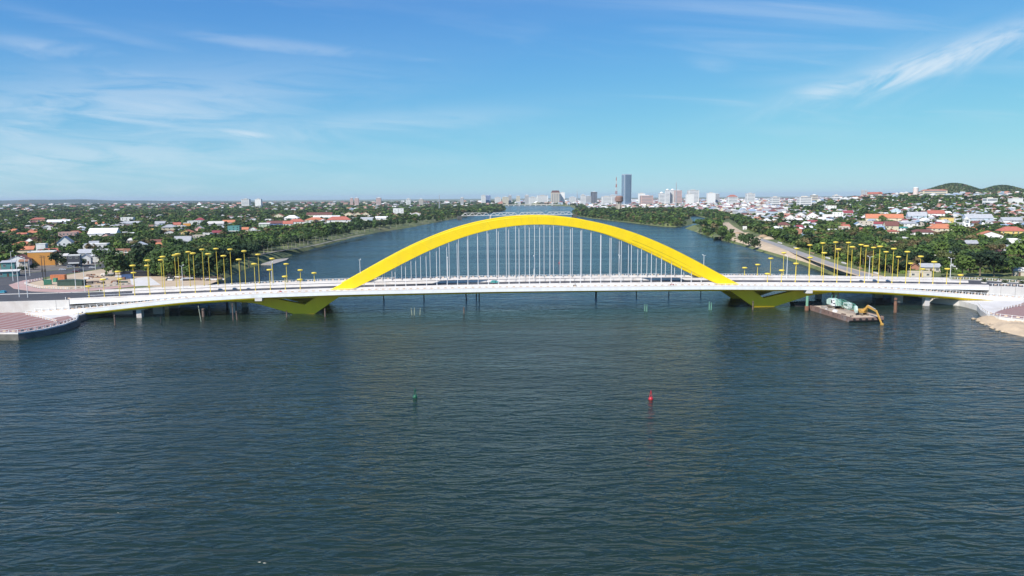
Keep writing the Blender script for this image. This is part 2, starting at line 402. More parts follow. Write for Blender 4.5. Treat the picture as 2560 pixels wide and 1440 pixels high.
# low far ridge on the left horizon
def far_ridge():
    n = 60; vs = []; fs = []
    for i in range(n + 1):
        px = -250 + i * 930 / n; t = i / n; z = (62 + 15 * math.sin(t * 5.1 + .6) + 8 * math.sin(t * 17) + 4 * math.sin(t * 41)) * min(1, (1 - t) * 3); z = max(8, z)
        p = AT(px, 500, 12500); vs += [(p.x * .93, 11600, 4), (p.x, 12500, 4 + z * .8), (p.x * 1.04, 13000, 4 + z), (p.x * 1.15, 14400, 4)]
    for i in range(n):
        for j in range(3): fs.append((i * 4 + j, (i + 1) * 4 + j, (i + 1) * 4 + j + 1, i * 4 + j + 1))
    me = bpy.data.meshes.new('far_hills'); me.from_pydata(vs, [], fs); me.materials.append(mat('forest_cover', (.030, .050, .028), .95, .25, .004)); me.update(); o = link('far_hills', me); smooth(o, 180)
    tag(o, 'low dark hills along the far left horizon', kind='structure')
far_ridge()
# ------------------------------------------------------------------ the arch bridge, local axes: x along, y across (away), z up
def SV(p): d = Vector((p[0], p[1], 0)) - BC; return d.dot(bu), d.dot(bv)
bridge = thing('arch_bridge', 'long yellow twin arch bridge with white deck and hangers', 'bridge', BC, BROT)
S0, S1 = -222.0, 228.0
def zr(s): return 12.1 - 7.8e-5 * (s - 10) ** 2
_ws = [-240, -232, -210, -188, -165, -134, -94, -20, 79, 133, 162, 193, 230, 242]
_wz = [2.9, 3.2, 4.7, 6.9, 9.0, 10.5, 11.35, 11.85, 11.6, 10.6, 9.5, 7.2, 3.8, 3.0]
_g = np.linspace(-270, 270, 541); _zz = np.interp(_g, _ws, _wz); _kern = np.exp(-np.linspace(-2, 2, 31) ** 2); _kern /= _kern.sum()
_zs = np.convolve(np.pad(_zz, 15, mode='edge'), _kern, mode='valid')
def zw(s): return float(np.interp(s, _g, _zs))
def frange(a, b, st):
    n = max(1, int(round((b - a) / st))); return [a + (b - a) * i / n for i in range(n + 1)]
def sweep_s(prof, s0, s1, zf, st=5.0):
    return [[(s, v, zf(s) + dz) for v, dz in prof] for s in frange(s0, s1, st)]
# main deck
deck = MB().sweep(sweep_s([(-15.9, 0), (0, 0.22), (15.9, 0), (15.9, -1.7), (14.2, -1.9), (-14.2, -1.9), (-15.9, -1.7)], S0, S1, zr)).obj('deck', fascia_white, bridge)
for v0, v1 in ((-14.6, -0.7), (0.7, 14.6)):
    c = lambda v: 0.22 * (1 - abs(v) / 15.9)
    MB().sweep(sweep_s([(v0, c(v0) + 0.012), (v1, c(v1) + 0.012), (v1, c(v1) - 0.01), (v0, c(v0) - 0.01)], S0, S1, zr)).obj('carriageway', asphalt, deck)
    for vm in (v0 + 4.7, v0 + 9.3):
        for s in frange(S0 + 4, S1 - 6, 9): MB().add([(s, vm - .08, zr(s) + c(vm) + .026), (s + 3, vm - .08, zr(s + 3) + c(vm) + .026), (s + 3, vm + .08, zr(s + 3) + c(vm) + .026), (s, vm + .08, zr(s) + c(vm) + .026)], [(0, 1, 2, 3)]).obj('lane_marking', white_paint, deck)
for v0, v1, hh in ((-15.9, -15.2, 0.95), (15.2, 15.9, 1.15)):
    MB().sweep(sweep_s([(v0, hh), (v1, hh), (v1 + .12 * (1 if v1 < 0 else 0), 0.02), (v0 - .12 * (1 if v0 > 0 else 0), 0.02)], S0, S1, zr)).obj('barrier', white_conc, deck)
MB().sweep(sweep_s([(-0.32, 1.35), (0.32, 1.35), (0.62, 0.24), (-0.62, 0.24)], S0 + 22, S1, zr)).obj('median_wall', white_conc, deck)
# steel edge girders, cross beams
for v in (-15.0, 15.0):
    MB().sweep(sweep_s([(v - .8, -1.92), (v + .8, -1.92), (v + .8, -3.5), (v - .8, -3.5)], -150, 150, zr)).obj('edge_girder', yellow, bridge)
for v in (-9, 0, 9):
    MB().sweep(sweep_s([(v - .5, -1.92), (v + .5, -1.92), (v + .5, -3.1), (v - .5, -3.1)], S0, S1, zr)).obj('inner_girder', pale_conc, bridge)
xb = MB().box(-.35, .35, -14.1, 14.1, -3.3, -1.93).mesh('cross_beam', yellow)
for k in range(-26, 27): link('cross_beam', xb, bridge, (k * 5.0 + 2.5, 0, zr(k * 5.0 + 2.5)))
# side walkways with fascia, brackets and railings
post_me = MB().box(-.09, .09, -.09, .09, 0, 1.32).mesh('railing_post', white_paint)
panel_me = MB().box(-.6, .6, -.04, .04, 0.42, 0.95).mesh('railing_panel', panel_orange)
bracket_me = {}
for sg in (-1, 1):
    bracket_me[sg] = MB().prism([(sg * 16.0, -0.5), (sg * 22.9, -1.2), (sg * 22.9, -1.5), (sg * 16.0, -2.6)], -.22, .22, 'x').mesh('bracket', yellow)
    W0, W1 = -238.0, 240.0
    prof = [(sg * 16.05, 0), (sg * 23.5, 0), (sg * 23.55, -1.55), (sg * 22.9, -1.6), (sg * 22.7, -0.55), (sg * 16.05, -0.5)]
    wk = MB().sweep(sweep_s(prof, W0, W1, zw)).obj('walkway', fascia_white, bridge)
    MB().sweep(sweep_s([(sg * 16.3, .012), (sg * 23.0, .012), (sg * 23.0, -.01), (sg * 16.3, -.01)], W0, W1, zw)).obj('paving', white_conc, wk)
    MB().sweep(sweep_s([(sg * 23.05, .25), (sg * 23.5, .25), (sg * 23.5, .0), (sg * 23.05, .0)], W0, W1, zw)).obj('kerb', white_conc, wk)
    for a, b in ((W0 + 2, -131.5), (131.5, W1 - 2)):
        MB().sweep(sweep_s([(sg * 23.35, -1.58), (sg * 23.35, -1.95), (sg * 22.9, -2.0), (sg * 22.5, -2.75), (sg * 17.5, -2.75), (sg * 17.0, -.52), (sg * 22.6, -.56)], a, b, zw)).obj('walkway_girder', yellow, wk)
    for dz in (1.28, 0.42):
        MB().sweep(sweep_s([(sg * 23.2, dz), (sg * 23.34, dz), (sg * 23.34, dz + .1), (sg * 23.2, dz + .1)], W0, W1, zw)).obj('handrail', white_paint, wk)
    for s in frange(W0, W1, 3.25):
        link('railing_post', post_me, wk, (s, sg * 23.27, zw(s) + .02))
        if s + 1.6 < W1: link('railing_panel', panel_me, wk, (s + 1.62, sg * 23.27, zw(s + 1.62) + .05))
    # inner railing where the ramp leaves the road deck
    for a, b in ((W0, -168.0), (172.0, W1)):
        MB().sweep(sweep_s([(sg * 16.35, 1.15), (sg * 16.47, 1.15), (sg * 16.47, 1.25), (sg * 16.35, 1.25)], a, b, zw)).obj('handrail', white_paint, wk)
        for s in frange(a, b, 3.25)[:-1]:
            link('railing_post', post_me, wk, (s, sg * 16.41, zw(s) + .02))
    for k in range(-26, 27):
        s = k * 5.0; link('bracket', bracket_me[sg], wk, (s, 0, zw(s)))
    for s in (-132.0, 132.0):
        MB().prism([(s - 1.6, 7.4), (s + 1.6, 7.4), (s + 1.6 if s > 0 else s + 1.9, 9.6 + .2), (s - 1.6 if s < 0 else s - 1.2, 9.6 + .2)], sg * 20.5, sg * 23.42).obj('bearing_block', white_conc, wk)
# arches
seam_yellow = mat('seam_yellow', (0.70, 0.52, 0.01), 0.5, 0.1, 0.5)
_o = np.array([(0, 45.4), (14.3, 44.7), (28.3, 42.9), (31, 42.1), (33.1, 41.9), (47.2, 37.1), (52.2, 35.4), (63.8, 30.0), (71.4, 26.9), (80.7, 21.6), (90.5, 16.8), (97.6, 12.4)])
_i = np.array([(0, 41.4), (14.4, 40.7), (20.6, 39.8), (31, 37.3), (33.1, 37.2), (47.4, 31.2), (52.3, 29.7), (64.1, 23.8), (71.5, 20.4), (75.3, 18.3), (87, 12.5)])
po = np.polyfit(_o[:, 0] ** 2, _o[:, 1], 3); pi_ = np.polyfit(_i[:, 0] ** 2, _i[:, 1], 3)
def zo(s): return float(np.polyval(po, s * s))
def zi(s): return float(np.polyval(pi_, s * s))
hang_s = [1.1 + 5.0 * k for k in range(-17, 17)]
for v in (-15.0, 15.0):
    rings = []
    for t in np.linspace(-1.025, 1.025, 83):
        so, si = 97.8 * t, 87.2 * t; a, b = zo(so), zi(si); hw = 1.15 + 0.25 * abs(t) ** 2
        rings.append([(so, v - hw, a - .14), (so, v - hw + .14, a), (so, v + hw - .14, a), (so, v + hw, a - .14), (si, v + hw, b + .14), (si, v + hw - .14, b), (si, v - hw + .14, b), (si, v - hw, b + .14)])
    arch = smooth(MB().sweep(rings).obj('arch', yellow, bridge), 25)
    for k in range(1, 24):
        t = -1 + 2 * k / 24; so, si = 97.8 * t, 87.2 * t; e = .07; hw = 1.15 + .25 * t * t + .018; rr = []
        for d_ in (-e, e):
            a_, b_ = zo(so + d_) + .018, zi(si + d_) - .018; rr.append([(so + d_, v - hw, a_), (so + d_, v + hw, a_), (si + d_, v + hw, b_), (si + d_, v - hw, b_)])
        MB().sweep(rr).obj('segment_joint', seam_yellow, arch)
    for s in hang_s:
        z0, z1 = zr(s) + .9, zi(s) + .3
        if z1 - z0 < 1.2: continue
        mb = MB().tube((s, v, z0), (s, v, z1), .13, n=6)
        h = mb.obj('hanger', cable_white, arch)
        MB().tube((s, v, z0 - .1), (s, v, z0 + 1.1), .26, n=8).obj('anchor_sleeve', grey_steel, arch)
    if v < 0:
        mb = MB(); prev = None
        for s in frange(46, 90, 2.0):
            p = Vector((s, v - 1.28, zi(s * .98) + 1.25)); 
            if prev: mb.tube(prev, p, .05, n=5)
            prev = p
        mb.obj('safety_line', dark_steel, arch)
# V shaped legs below the deck
for sg in (-1, 1):
    for v in (-15.0, 15.0):
        S = lambda a: sg * a
        def ztop(a): return zr(sg * a) - 1.95
        mb = MB()
        o = [(150, ztop(150)), (150, ztop(150) - 1.6), (137, 5.6), (134, 4.95), (118.2, 0.1), (117, -1.5), (108.5, -1.5), (107.3, 0.15), (95.3, 8.2), (91, ztop(91))]
        hole = [(128.2, 7.9), (106.6, 8.2), (112.3, 4.4)]
        top = [(150, ztop(150)), (91, ztop(91))]
        co = o + hole
        vv = [Vector((a, b)) for a, b in co]; n = len(o)
        edges = [(i, (i + 1) % n) for i in range(n)] + [(n, n + 1), (n + 1, n + 2), (n + 2, n)]
        res = delaunay_2d_cdt(vv, edges, [], 0, 1e-4)
        def inpoly(p, P):
            return bool(inside(np.array([p[0]]), np.array([p[1]]), np.array(P))[0])
        tri = []
        for f in res[2]:
            cx = sum(res[0][i].x for i in f) / 3; cz = sum(res[0][i].y for i in f) / 3
            if inpoly((cx, cz), o) and not inpoly((cx, cz), hole): tri.append(tuple(f))
        P2 = [(p.x, p.y) for p in res[0]]; k = len(P2)
        hw = 1.5
        vs = [(S(a), v - hw, b) for a, b in P2] + [(S(a), v + hw, b) for a, b in P2]
        fs = [t for t in tri] + [tuple(i + k for i in t) for t in tri]
        from collections import Counter
        ec = Counter(tuple(sorted((t[i], t[(i + 1) % 3]))) for t in tri for i in range(3))
        fs += [(a, b, b + k, a + k) for (a, b), c in ec.items() if c == 1]
        leg = mb.add(vs, fs).obj('v_leg', yellow, bridge)
        MB().prism([(S(119.5), -1.5), (S(106.5), -1.5), (S(107.8), .06), (S(117.8), .06)], v - 1.7, v + 1.7).obj('footing', yellow, leg)
# concrete piers of the approach spans
for s in (-188.0, 193.0):
    for sg in (-1, 1):
        zt = zw(s) - 2.75
        p = MB().prism([(-1.15, -1.3), (1.15, -1.3), (1.15, 1.3), (-1.15, 1.3)], -2, zt, 'z').obj('walkway_pier', white_conc, bridge, (s, sg * 20, 0))
        MB().prism([(-3.2, zt - .5), (3.2, zt - .5), (2.6, zt - .02), (-2.6, zt - .02)], -1.5, 1.5).obj('pier_cap', white_conc, p)
    for v in (-9.0, 9.0):
        zt = zr(s) - 3.1
        p = MB().prism([(-2.2, -1.4), (2.2, -1.4), (2.2, 1.4), (-2.2, 1.4)], -2, zt - 1.4, 'z').obj('road_pier', pale_conc, bridge, (s + (4 if s < 0 else -8), v, 0))
        MB().prism([(-2.4, zt - 1.4), (2.4, zt - 1.4), (2.6, zt - .02), (-2.6, zt - .02)], -5.5, 5.5).obj('pier_cap', pale_conc, p)
    for sg in (-1, 1):
        MB().prism([(-1.3, -1.3), (1.3, -1.3), (1.3, 1.3), (-1.3, 1.3)], -2, zr(s * .75) - 3.1, 'z').obj('road_pier', pale_conc, bridge, (s * .79, sg * 9, 0))

# approach embankments: sloping road strip between retaining walls
def approach(sA, sB, z0, zB, label_w, label_r):
    def zf(s): t = min(1, abs(s - sA) / 62.0); t = t * t * (3 - 2 * t); return z0 + (zB - z0) * t
    ss = frange(sA, sB, 8)
    rd = MB().sweep([[(s, -15.2, zf(s)), (s, 15.2, zf(s))] for s in ss], closed=False).obj('road', asphalt, None, BC, BROT)
    tag(rd, label_r, kind='structure')
    w = thing('retaining_wall', label_w, 'wall', BC, BROT)
    sgn = 1 if sB > sA else -1
    for v0, v1 in ((-15.9, -15.2), (15.2, 15.9)):
        zb = 1.0 if v0 < 0 else LAND - 1
        MB().sweep([[(s, v0, zf(s) + .25), (s, v1, zf(s) + .25), (s, v1, zb), (s, v0, zb)] for s in ss]).obj('wall_face', pale_conc if v0 < 0 else white_conc, w)
        for s in frange(sA + sgn * 1.6, sA + sgn * 84, 3.25):
            link('railing_post', post_me, w, (s, (v0 + v1) / 2, zf(s) + .25)); link('railing_panel', panel_me, w, (s + 1.6, (v0 + v1) / 2, zf(s) + .25))
        MB().sweep([[(s, (v0 + v1) / 2 - .06, zf(s) + 1.5), (s, (v0 + v1) / 2 + .06, zf(s) + 1.5), (s, (v0 + v1) / 2 + .06, zf(s) + 1.6), (s, (v0 + v1) / 2 - .06, zf(s) + 1.6)] for s in ss if abs(s - sA) <= 90]).obj('handrail', white_paint, w)
        if v0 < 0:
            for s in frange(sA + sgn * 6, sA + sgn * 90, 7.5): MB().box(s - .05, s + .05, v0 - .03, v0 + .1, 1.5, zf(s) + .2).obj('panel_joint', stonewall, w)
    MB().prism([(-15.2, 1.0), (15.2, 1.0), (15.2, z0 - .05), (-15.2, z0 - .05)], sA - .2 * sgn, sA + 1.5 * sgn, 'x').obj('abutment', pale_conc, w)
    return zf
zfl = approach(S0 - .3, -420, zr(S0) + .05, LAND + .12, 'cream concrete retaining wall with railing at left bridge end', 'grey asphalt approach road at the left bridge end')
zfr = approach(S1 + .3, 430, zr(S1) + .05, LAND + .12, 'cream concrete retaining wall with railing at right bridge end', 'grey asphalt approach road at the right bridge end')
# ------------------------------------------------------------------ lamps on the bridge
ORD = ['first', 'second', 'third', 'fourth', 'fifth', 'sixth', 'seventh', 'eighth', 'ninth', 'tenth', 'eleventh', 'twelfth', 'thirteenth', 'fourteenth', 'fifteenth', 'sixteenth', 'seventeenth', 'eighteenth', 'nineteenth', 'twentieth', 'twenty-first', 'twenty-second', 'twenty-third', 'twenty-fourth', 'twenty-fifth', 'twenty-sixth', 'twenty-seventh', 'twenty-eighth']
def nth(i): return ORD[i] if i < len(ORD) else 'number %d' % (i + 1)
disc_me = MB().lathe([(0.2, -.58), (.95, -.46), (1.32, -.2), (1.38, .02), (1.2, .26), (.55, .38), (.1, .4)], 18).mesh('disc_head', yellow_lamp)
smooth(disc_me, 50)
foot_me = MB().lathe([(.34, 0), (.34, .08), (.2, .12), (.2, .7), (.16, .75)], 10).mesh('base_collar', yellow_lamp)
head_z = [16.4, 18.0, 21.3, 24.2, 26.4, 28.2, 29.2, 29.6, 29.3, 28.1, 26.5, 24.1, 21.3, 17.7, 14.5]
pole_cache = {}
for sg, side in ((-1, 'left'), (1, 'right')):
    for v, row in ((-15.3, 'near'), (15.3, 'far')):
        for i in range(15):
            s = sg * (114.3 + 7.06 * i); zb = zr(s) + (.95 if v < 0 else 1.15); hz = head_z[i]
            L = thing('disc_lamp', 'yellow disc lamp, %s outward from the arch, %s row, %s half of the bridge' % (nth(i), row, side), 'street lamp', BW(s, v, zb), BROT, 'yellow disc lamps on the bridge')
            hgt_p = round(hz - zb, 2)
            if hgt_p not in pole_cache: pole_cache[hgt_p] = MB().tube((0, 0, 0), (0, 0, hgt_p - .5), .15, .11, n=8).mesh('pole', yellow_lamp)
            link('pole', pole_cache[hgt_p], L); link('base_collar', foot_me, L)
            link('disc_head', disc_me, L, (0, 0, hgt_p), None, (1, 1, 1))
arm_me = MB().tube((0, 0, 0), (0, 1.7, .45), .06, n=6).mesh('arm', grey_steel)
lum_me = MB().prism([(1.5, .38), (2.5, .55), (2.5, .68), (1.5, .52)], -.2, .2, 'x').mesh('luminaire', white_paint)
sl_pole = MB().tube((0, 0, 0), (0, 0, 12.0), .17, .1, n=8).mesh('pole', white_paint)
def street_light(loc, rz, label, group, h=12.0, arms=2):
    L = thing('street_light', label, 'street light', loc, rz, group)
    link('pole', sl_pole, L, None, None, (1, 1, h / 12.0))
    for k in range(arms):
        link('arm', arm_me, L, (0, 0, h - .4), k * math.pi); link('luminaire', lum_me, L, (0, 0, h - .4), k * math.pi)
    return L
for i in range(11):
    s = -175.5 + 43.75 * i
    if s > S1: continue
    street_light(BW(s, 0, zr(s) + 1.35), BROT, 'white twin-arm light pole on the median wall, %s from the left' % nth(i), 'median street lights of the bridge', 11.6)

# ------------------------------------------------------------------ piles left standing in the river
def pile(px, pyt, pyb, r, material, name, label, lean=0.0, cat='pile'):
    p = G(px, pyb); d = p.y; top = (pyb - pyt) / FPX * d / math.cos(PITCH) * 0.985
    o = thing(name, label, cat, (p.x, p.y, 0), 0, 'piles left standing in the river')
    MB().tube((-lean * 1.5, 0, -1.5), (lean * top, 0, top), r, r * .92, n=8).obj('shaft', material, o)
    MB().tube((lean * top * .82, 0, top * .82), (lean * top * .88, 0, top * .88), r * 1.12, n=8).obj('collar', dark_steel, o)
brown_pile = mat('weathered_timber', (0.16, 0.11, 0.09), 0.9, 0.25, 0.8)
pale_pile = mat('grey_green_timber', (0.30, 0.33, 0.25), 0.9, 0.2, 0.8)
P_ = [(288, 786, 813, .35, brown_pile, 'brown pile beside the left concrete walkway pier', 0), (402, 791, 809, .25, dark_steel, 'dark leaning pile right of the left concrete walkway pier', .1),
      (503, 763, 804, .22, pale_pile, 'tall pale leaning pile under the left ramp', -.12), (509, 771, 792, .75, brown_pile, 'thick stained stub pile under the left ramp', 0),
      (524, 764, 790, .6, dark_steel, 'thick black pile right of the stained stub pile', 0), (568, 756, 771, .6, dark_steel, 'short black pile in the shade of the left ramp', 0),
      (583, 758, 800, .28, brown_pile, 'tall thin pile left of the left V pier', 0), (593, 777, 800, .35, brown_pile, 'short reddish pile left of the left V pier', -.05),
      (717, 776, 793, .3, brown_pile, 'brown pile in front of the left V pier foot', 0), (813, 771, 792, .33, brown_pile, 'brown pile at the right edge of the left V pier', 0),
      (1030, 770, 788, .22, pale_pile, 'mossy pale pile, left one of the close pair', -.08), (1036, 769, 788, .22, pale_pile, 'mossy pale pile, right one of the close pair', .05), (1050, 770, 787, .2, pale_pile, 'thin mossy pile right of the close pair', .08),
      (1160, 767, 784, .3, brown_pile, 'brown pile alone left of mid span', 0), (1612, 760, 778, .2, green_paint, 'green pile of the pair right of mid span, left one', 0), (1617, 761, 779, .2, green_paint, 'green pile of the pair right of mid span, right one', 0),
      (1773, 754, 775, .22, green_paint, 'green pile of the pair before the right V pier, left one', 0), (1778, 756, 775, .22, green_paint, 'green pile of the pair before the right V pier, right one', 0),
      (1882, 752, 775, .3, brown_pile, 'brown pile in front of the right V pier foot', 0),
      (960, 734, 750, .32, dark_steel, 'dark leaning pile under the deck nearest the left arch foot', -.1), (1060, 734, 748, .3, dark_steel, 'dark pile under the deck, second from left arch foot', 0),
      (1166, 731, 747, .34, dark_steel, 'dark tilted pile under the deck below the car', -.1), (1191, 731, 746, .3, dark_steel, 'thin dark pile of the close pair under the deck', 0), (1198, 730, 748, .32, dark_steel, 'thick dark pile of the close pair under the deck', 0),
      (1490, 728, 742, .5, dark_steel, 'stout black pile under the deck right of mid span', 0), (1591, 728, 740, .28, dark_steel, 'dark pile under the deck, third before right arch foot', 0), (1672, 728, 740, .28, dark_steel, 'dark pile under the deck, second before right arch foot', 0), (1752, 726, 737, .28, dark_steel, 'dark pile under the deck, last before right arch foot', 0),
      (2238, 744, 781, .75, rust, 'tall rusty steel pile right of the barge', -.02)]
for px, t_, b_, r_, m_, l_, ln in P_: pile(px, t_, b_, r_, m_, 'pile', l_, ln)
gp = G(2017, 776); g_ = thing('mooring_pile', 'thick green painted mooring pile at the barge bow', 'pile', (gp.x, gp.y, 0))
MB().tube((0, 0, -1.5), (0, 0, 6.9), .62, n=12).obj('shaft', green_paint, g_); MB().lathe([(.9, -.5), (1.0, .2), (1.0, 2.1), (.7, 2.2)], 12).obj('rusty_sleeve', rust, g_)

# ------------------------------------------------------------------ buoys
def buoy(px, py, material, name, label, sc_=1.0):
    p = G(px, py); o = thing(name, label, 'buoy', (p.x, p.y, 0), .3)
    smooth(MB().lathe([(.4, -.5), (.72, -.2), (.78, .35), (.62, .75), (.3, .95)], 14).obj('float', material, o))
    for k in range(4):
        a = k * math.pi / 2 + .4; MB().tube((.55 * math.cos(a), .55 * math.sin(a), .85), (.14 * math.cos(a), .14 * math.sin(a), 2.7), .07, n=5).obj('tower_leg', material, o)
    MB().tube((0, 0, 2.65), (0, 0, 3.1), .2, .12, n=8).obj('lantern', material, o); MB().box(-.3, .3, -.03, .03, 2.0, 2.5).obj('day_mark', material, o)
    o.scale = (sc_,) * 3
red_b = mat('buoy_red', (0.42, 0.02, 0.03), 0.4, 0.05, 1.0); green_b = mat('buoy_green', (0.012, 0.10, 0.05), 0.45, 0.1, 1.0)
buoy(1038, 994, green_b, 'green_buoy', 'small green channel buoy in the foreground water', .82); buoy(1627, 999, red_b, 'red_buoy', 'small bright red channel buoy in the foreground water', .82)
buoy(1398, 658, red_b, 'red_buoy', 'distant red buoy on the river seen between the hangers', .75)

# ------------------------------------------------------------------ work barge with crane and excavator
bA, bB, bC_ = G(2024, 775), G(2124, 806), G(2211, 797)     # far-left bow, near corner, right corner at the waterline
ub = (bB - bA); bl = ub.length; ub.normalize(); wbv = Vector((-ub.y, ub.x, 0)); bw_ = 15.5
barge_rust = mat('barge_rust', (0.19, 0.12, 0.10), 0.85, 0.3, 0.35, dirt=(0.20, 0.20, 0.21), dirt_amt=0.8)
barge_deck = mat('barge_deck', (0.44, 0.35, 0.26), 0.9, 0.22, 0.4, dirt=(0.22, 0.16, 0.12), dirt_amt=0.8)
brz = math.atan2(ub.y, ub.x)
barge = thing('work_barge', 'rusty flat work barge moored beside the right V pier', 'barge', bA, brz)
MB().prism([(1.6, -.8), (bl - 1.6, -.8), (bl, .8), (bl, 2.0), (0, 2.0), (0, .8)], 0, bw_).obj('hull', barge_rust, barge)
MB().box(.25, bl - .25, .25, bw_ - .25, 2.0, 2.06).obj('deck', barge_deck, barge)
for y_ in (0, bw_ - .22): MB().box(0, bl, y_, y_ + .22, 2.06, 2.32).obj('coaming', barge_rust, barge)
for k in range(9): MB().box(2 + k * (bl - 4) / 8 - .08, 2 + k * (bl - 4) / 8 + .08, -.1, .0, .9, 1.95).obj('hull_rib', dark_steel, barge)
for k, (xx, yy) in enumerate(((1, 1), (1, bw_ - 1), (bl - 1, 1), (bl - 1, bw_ - 1))): MB().lathe([(.22, 2.06), (.22, 2.6), (.36, 2.62), (.36, 2.75)], 8, 0, (xx, yy, 0)).obj('bollard', dark_steel, barge)
for k in range(5): MB().tube((bl - .1, 2 + k * 2.8, 1.2), (bl + .3, 2 + k * 2.8, 1.2), .55, n=10).obj('tyre_fender', black, barge)
def BG(x, y, z): return bA + ub * x + wbv * y + Vector((0, 0, z))
# loose gear lying on the barge deck
gear = mat('crate_grey', (0.34, 0.30, 0.26), 0.85, 0.2, 0.8); blue_gear = mat('tarp_blue', (0.05, 0.12, 0.30), 0.7, 0.15, 1.0)
for i, (x, y, a, b, c, mm, lb) in enumerate([(9.5, 2.2, 3.4, 1.8, 1.1, gear, 'pale wooden box on the barge edge nearest the river'), (14.5, 3.2, 2.6, 1.6, .9, gear, 'low timber stack on the barge beside the crane tracks'),
                                          (19.5, 1.8, 1.6, 1.2, 1.0, white_paint, 'small white box near the barge stern edge'), (2.6, 11.5, 2.2, 1.2, .9, blue_gear, 'blue tarpaulin bundle at the barge bow')]):
    o = tag(MB().prism([(-a / 2, 0), (a / 2, 0), (a / 2 * .94, c), (-a / 2 * .94, c)], -b / 2, b / 2).obj('deck_gear', mm, None, BG(x, y, 2.06), brz + .2 * i), lb, 'gear', 'gear lying on the barge')
crane_g = mat('crane_green', (0.11, 0.36, 0.26), 0.55, 0.1, 0.6); 
for i in range(16):
    x, y = random.uniform(3, bl - 3), random.choice([random.uniform(1.0, 4.2), random.uniform(10.5, 14.2)]); a, b, c = random.uniform(1.0, 4.5), random.uniform(.3, 1.1), random.uniform(.2, .8); mm, mn = random.choice([(gear, 'grey'), (brown_pile, 'brown'), (rust, 'rusty'), (dark_steel, 'black'), (white_conc, 'pale')])
    tag(MB().prism([(-a / 2, 0), (a / 2, 0), (a / 2 * .96, c), (-a / 2 * .9, c)], -b / 2, b / 2).obj('deck_timber', mm, None, BG(x, y, 2.06), brz + random.uniform(-.5, .5)), '%s beam on the barge deck, %s %s side of the deck' % (mn, nth(i), 'river' if y < 6 else 'bridge'), 'beam', 'beams lying on the barge')
crane_pale = mat('crane_pale_green', (0.48, 0.62, 0.55), 0.55, 0.08, 0.6)
def tracks(root, L, Wd, h, gauge, material):
    for sg in (-1, 1):
        y0 = sg * gauge / 2; pr = []
        for k in range(9): a = math.pi / 2 + math.pi * k / 8; pr.append((-L / 2 + h / 2 + h / 2 * math.cos(a), h / 2 + h / 2 * math.sin(a)))
        for k in range(9): a = -math.pi / 2 + math.pi * k / 8; pr.append((L / 2 - h / 2 + h / 2 * math.cos(a), h / 2 + h / 2 * math.sin(a)))
        t = MB().prism(pr, y0 - Wd / 2, y0 + Wd / 2).obj('track', material, root)
        for k in range(5): MB().tube((-L / 2 + h / 2 + k * (L - h) / 4, y0 - Wd / 2 - .06, h / 2), (-L / 2 + h / 2 + k * (L - h) / 4, y0 + Wd / 2 + .06, h / 2), h * .3, n=8).obj('road_wheel', dark_steel, t)
track_m = mat('dusty_track', (0.19, 0.15, 0.11), 0.9, 0.2, 1.0)
cp = BG(9.3, 7.6, 2.06); cb_ = BG(29, 6.0, 2.06) - cp
crane = thing('crawler_crane', 'green lattice boom crawler crane parked on the barge', 'crane', cp, math.atan2(cb_.y, cb_.x))
tracks(crane, 6.4, 1.0, 1.4, 4.4, track_m)
MB().prism([(-4.6, 1.5), (2.4, 1.5), (2.4, 2.2), (2.0, 4.1), (-3.6, 4.4), (-4.6, 3.9)], -1.7, 1.7).obj('house', crane_pale, crane)
MB().prism([(-5.4, 1.6), (-4.55, 1.5), (-4.55, 3.8), (-5.4, 3.6)], -1.8, 1.8).obj('counterweight', crane_pale, crane)
cab = MB().prism([(1.2, 1.7), (3.4, 1.7), (3.2, 3.4), (2.6, 4.6), (1.2, 4.6)], -2.75, -1.72).obj('cab', white_paint, crane); MB().prism([(1.5, 2.9), (3.05, 2.9), (2.55, 4.35), (1.5, 4.35)], -2.79, -2.75).obj('window', glass, cab); MB().add([(3.42, -2.6, 2.6), (3.42, -1.85, 2.6), (2.75, -1.85, 4.4), (2.75, -2.6, 4.4)], [(0, 1, 2, 3)]).obj('windscreen', glass, cab)
MB().tube((-2.5, -.9, 4.3), (-1.6, -.9, 6.2), .12, n=6).obj('gantry_leg', crane_g, crane); MB().tube((-2.5, .9, 4.3), (-1.6, .9, 6.2), .12, n=6).obj('gantry_leg', crane_g, crane)
# boom lowered over the deck: four chords with lacing
def boom_pt(t, j, k):
    w = 1.25 if .12 < t < .85 else (.45 + .8 * t / .12 if t <= .12 else 1.25 - .75 * (t - .85) / .15)
    return Vector((1.8 + t * 17.5, k * .95 * w, 2.9 - .9 * t + j * .95 * w + 1.0))
chm = MB()
for j in (-1, 1):
    for k in (-1, 1):
        for i in range(12): chm.tube(boom_pt(i / 12, j, k), boom_pt((i + 1) / 12, j, k), .10, n=5, cap=False)
boom = chm.obj('boom', crane_g, crane)
lac = MB()
for i in range(12):
    for k in (-1, 1): lac.tube(boom_pt(i / 12, -1, k), boom_pt((i + 1) / 12, 1, k), .05, n=4, cap=False)
    if i % 2: lac.tube(boom_pt(i / 12, 1, -1), boom_pt((i + 1) / 12, 1, 1), .04, n=4, cap=False)
    for k in (-1, 1): lac.tube(boom_pt(i / 12, -1, k), boom_pt(i / 12, 1, k), .04, n=4, cap=False)
lo = lac.obj('boom_lacing', crane_g, boom); lo['kind'] = 'stuff'
MB().prism([(19.2, 1.9), (20.6, 1.2), (20.9, 2.4), (20.2, 4.0), (19.2, 4.2)], -.5, .5).obj('boom_head', crane_pale, boom)
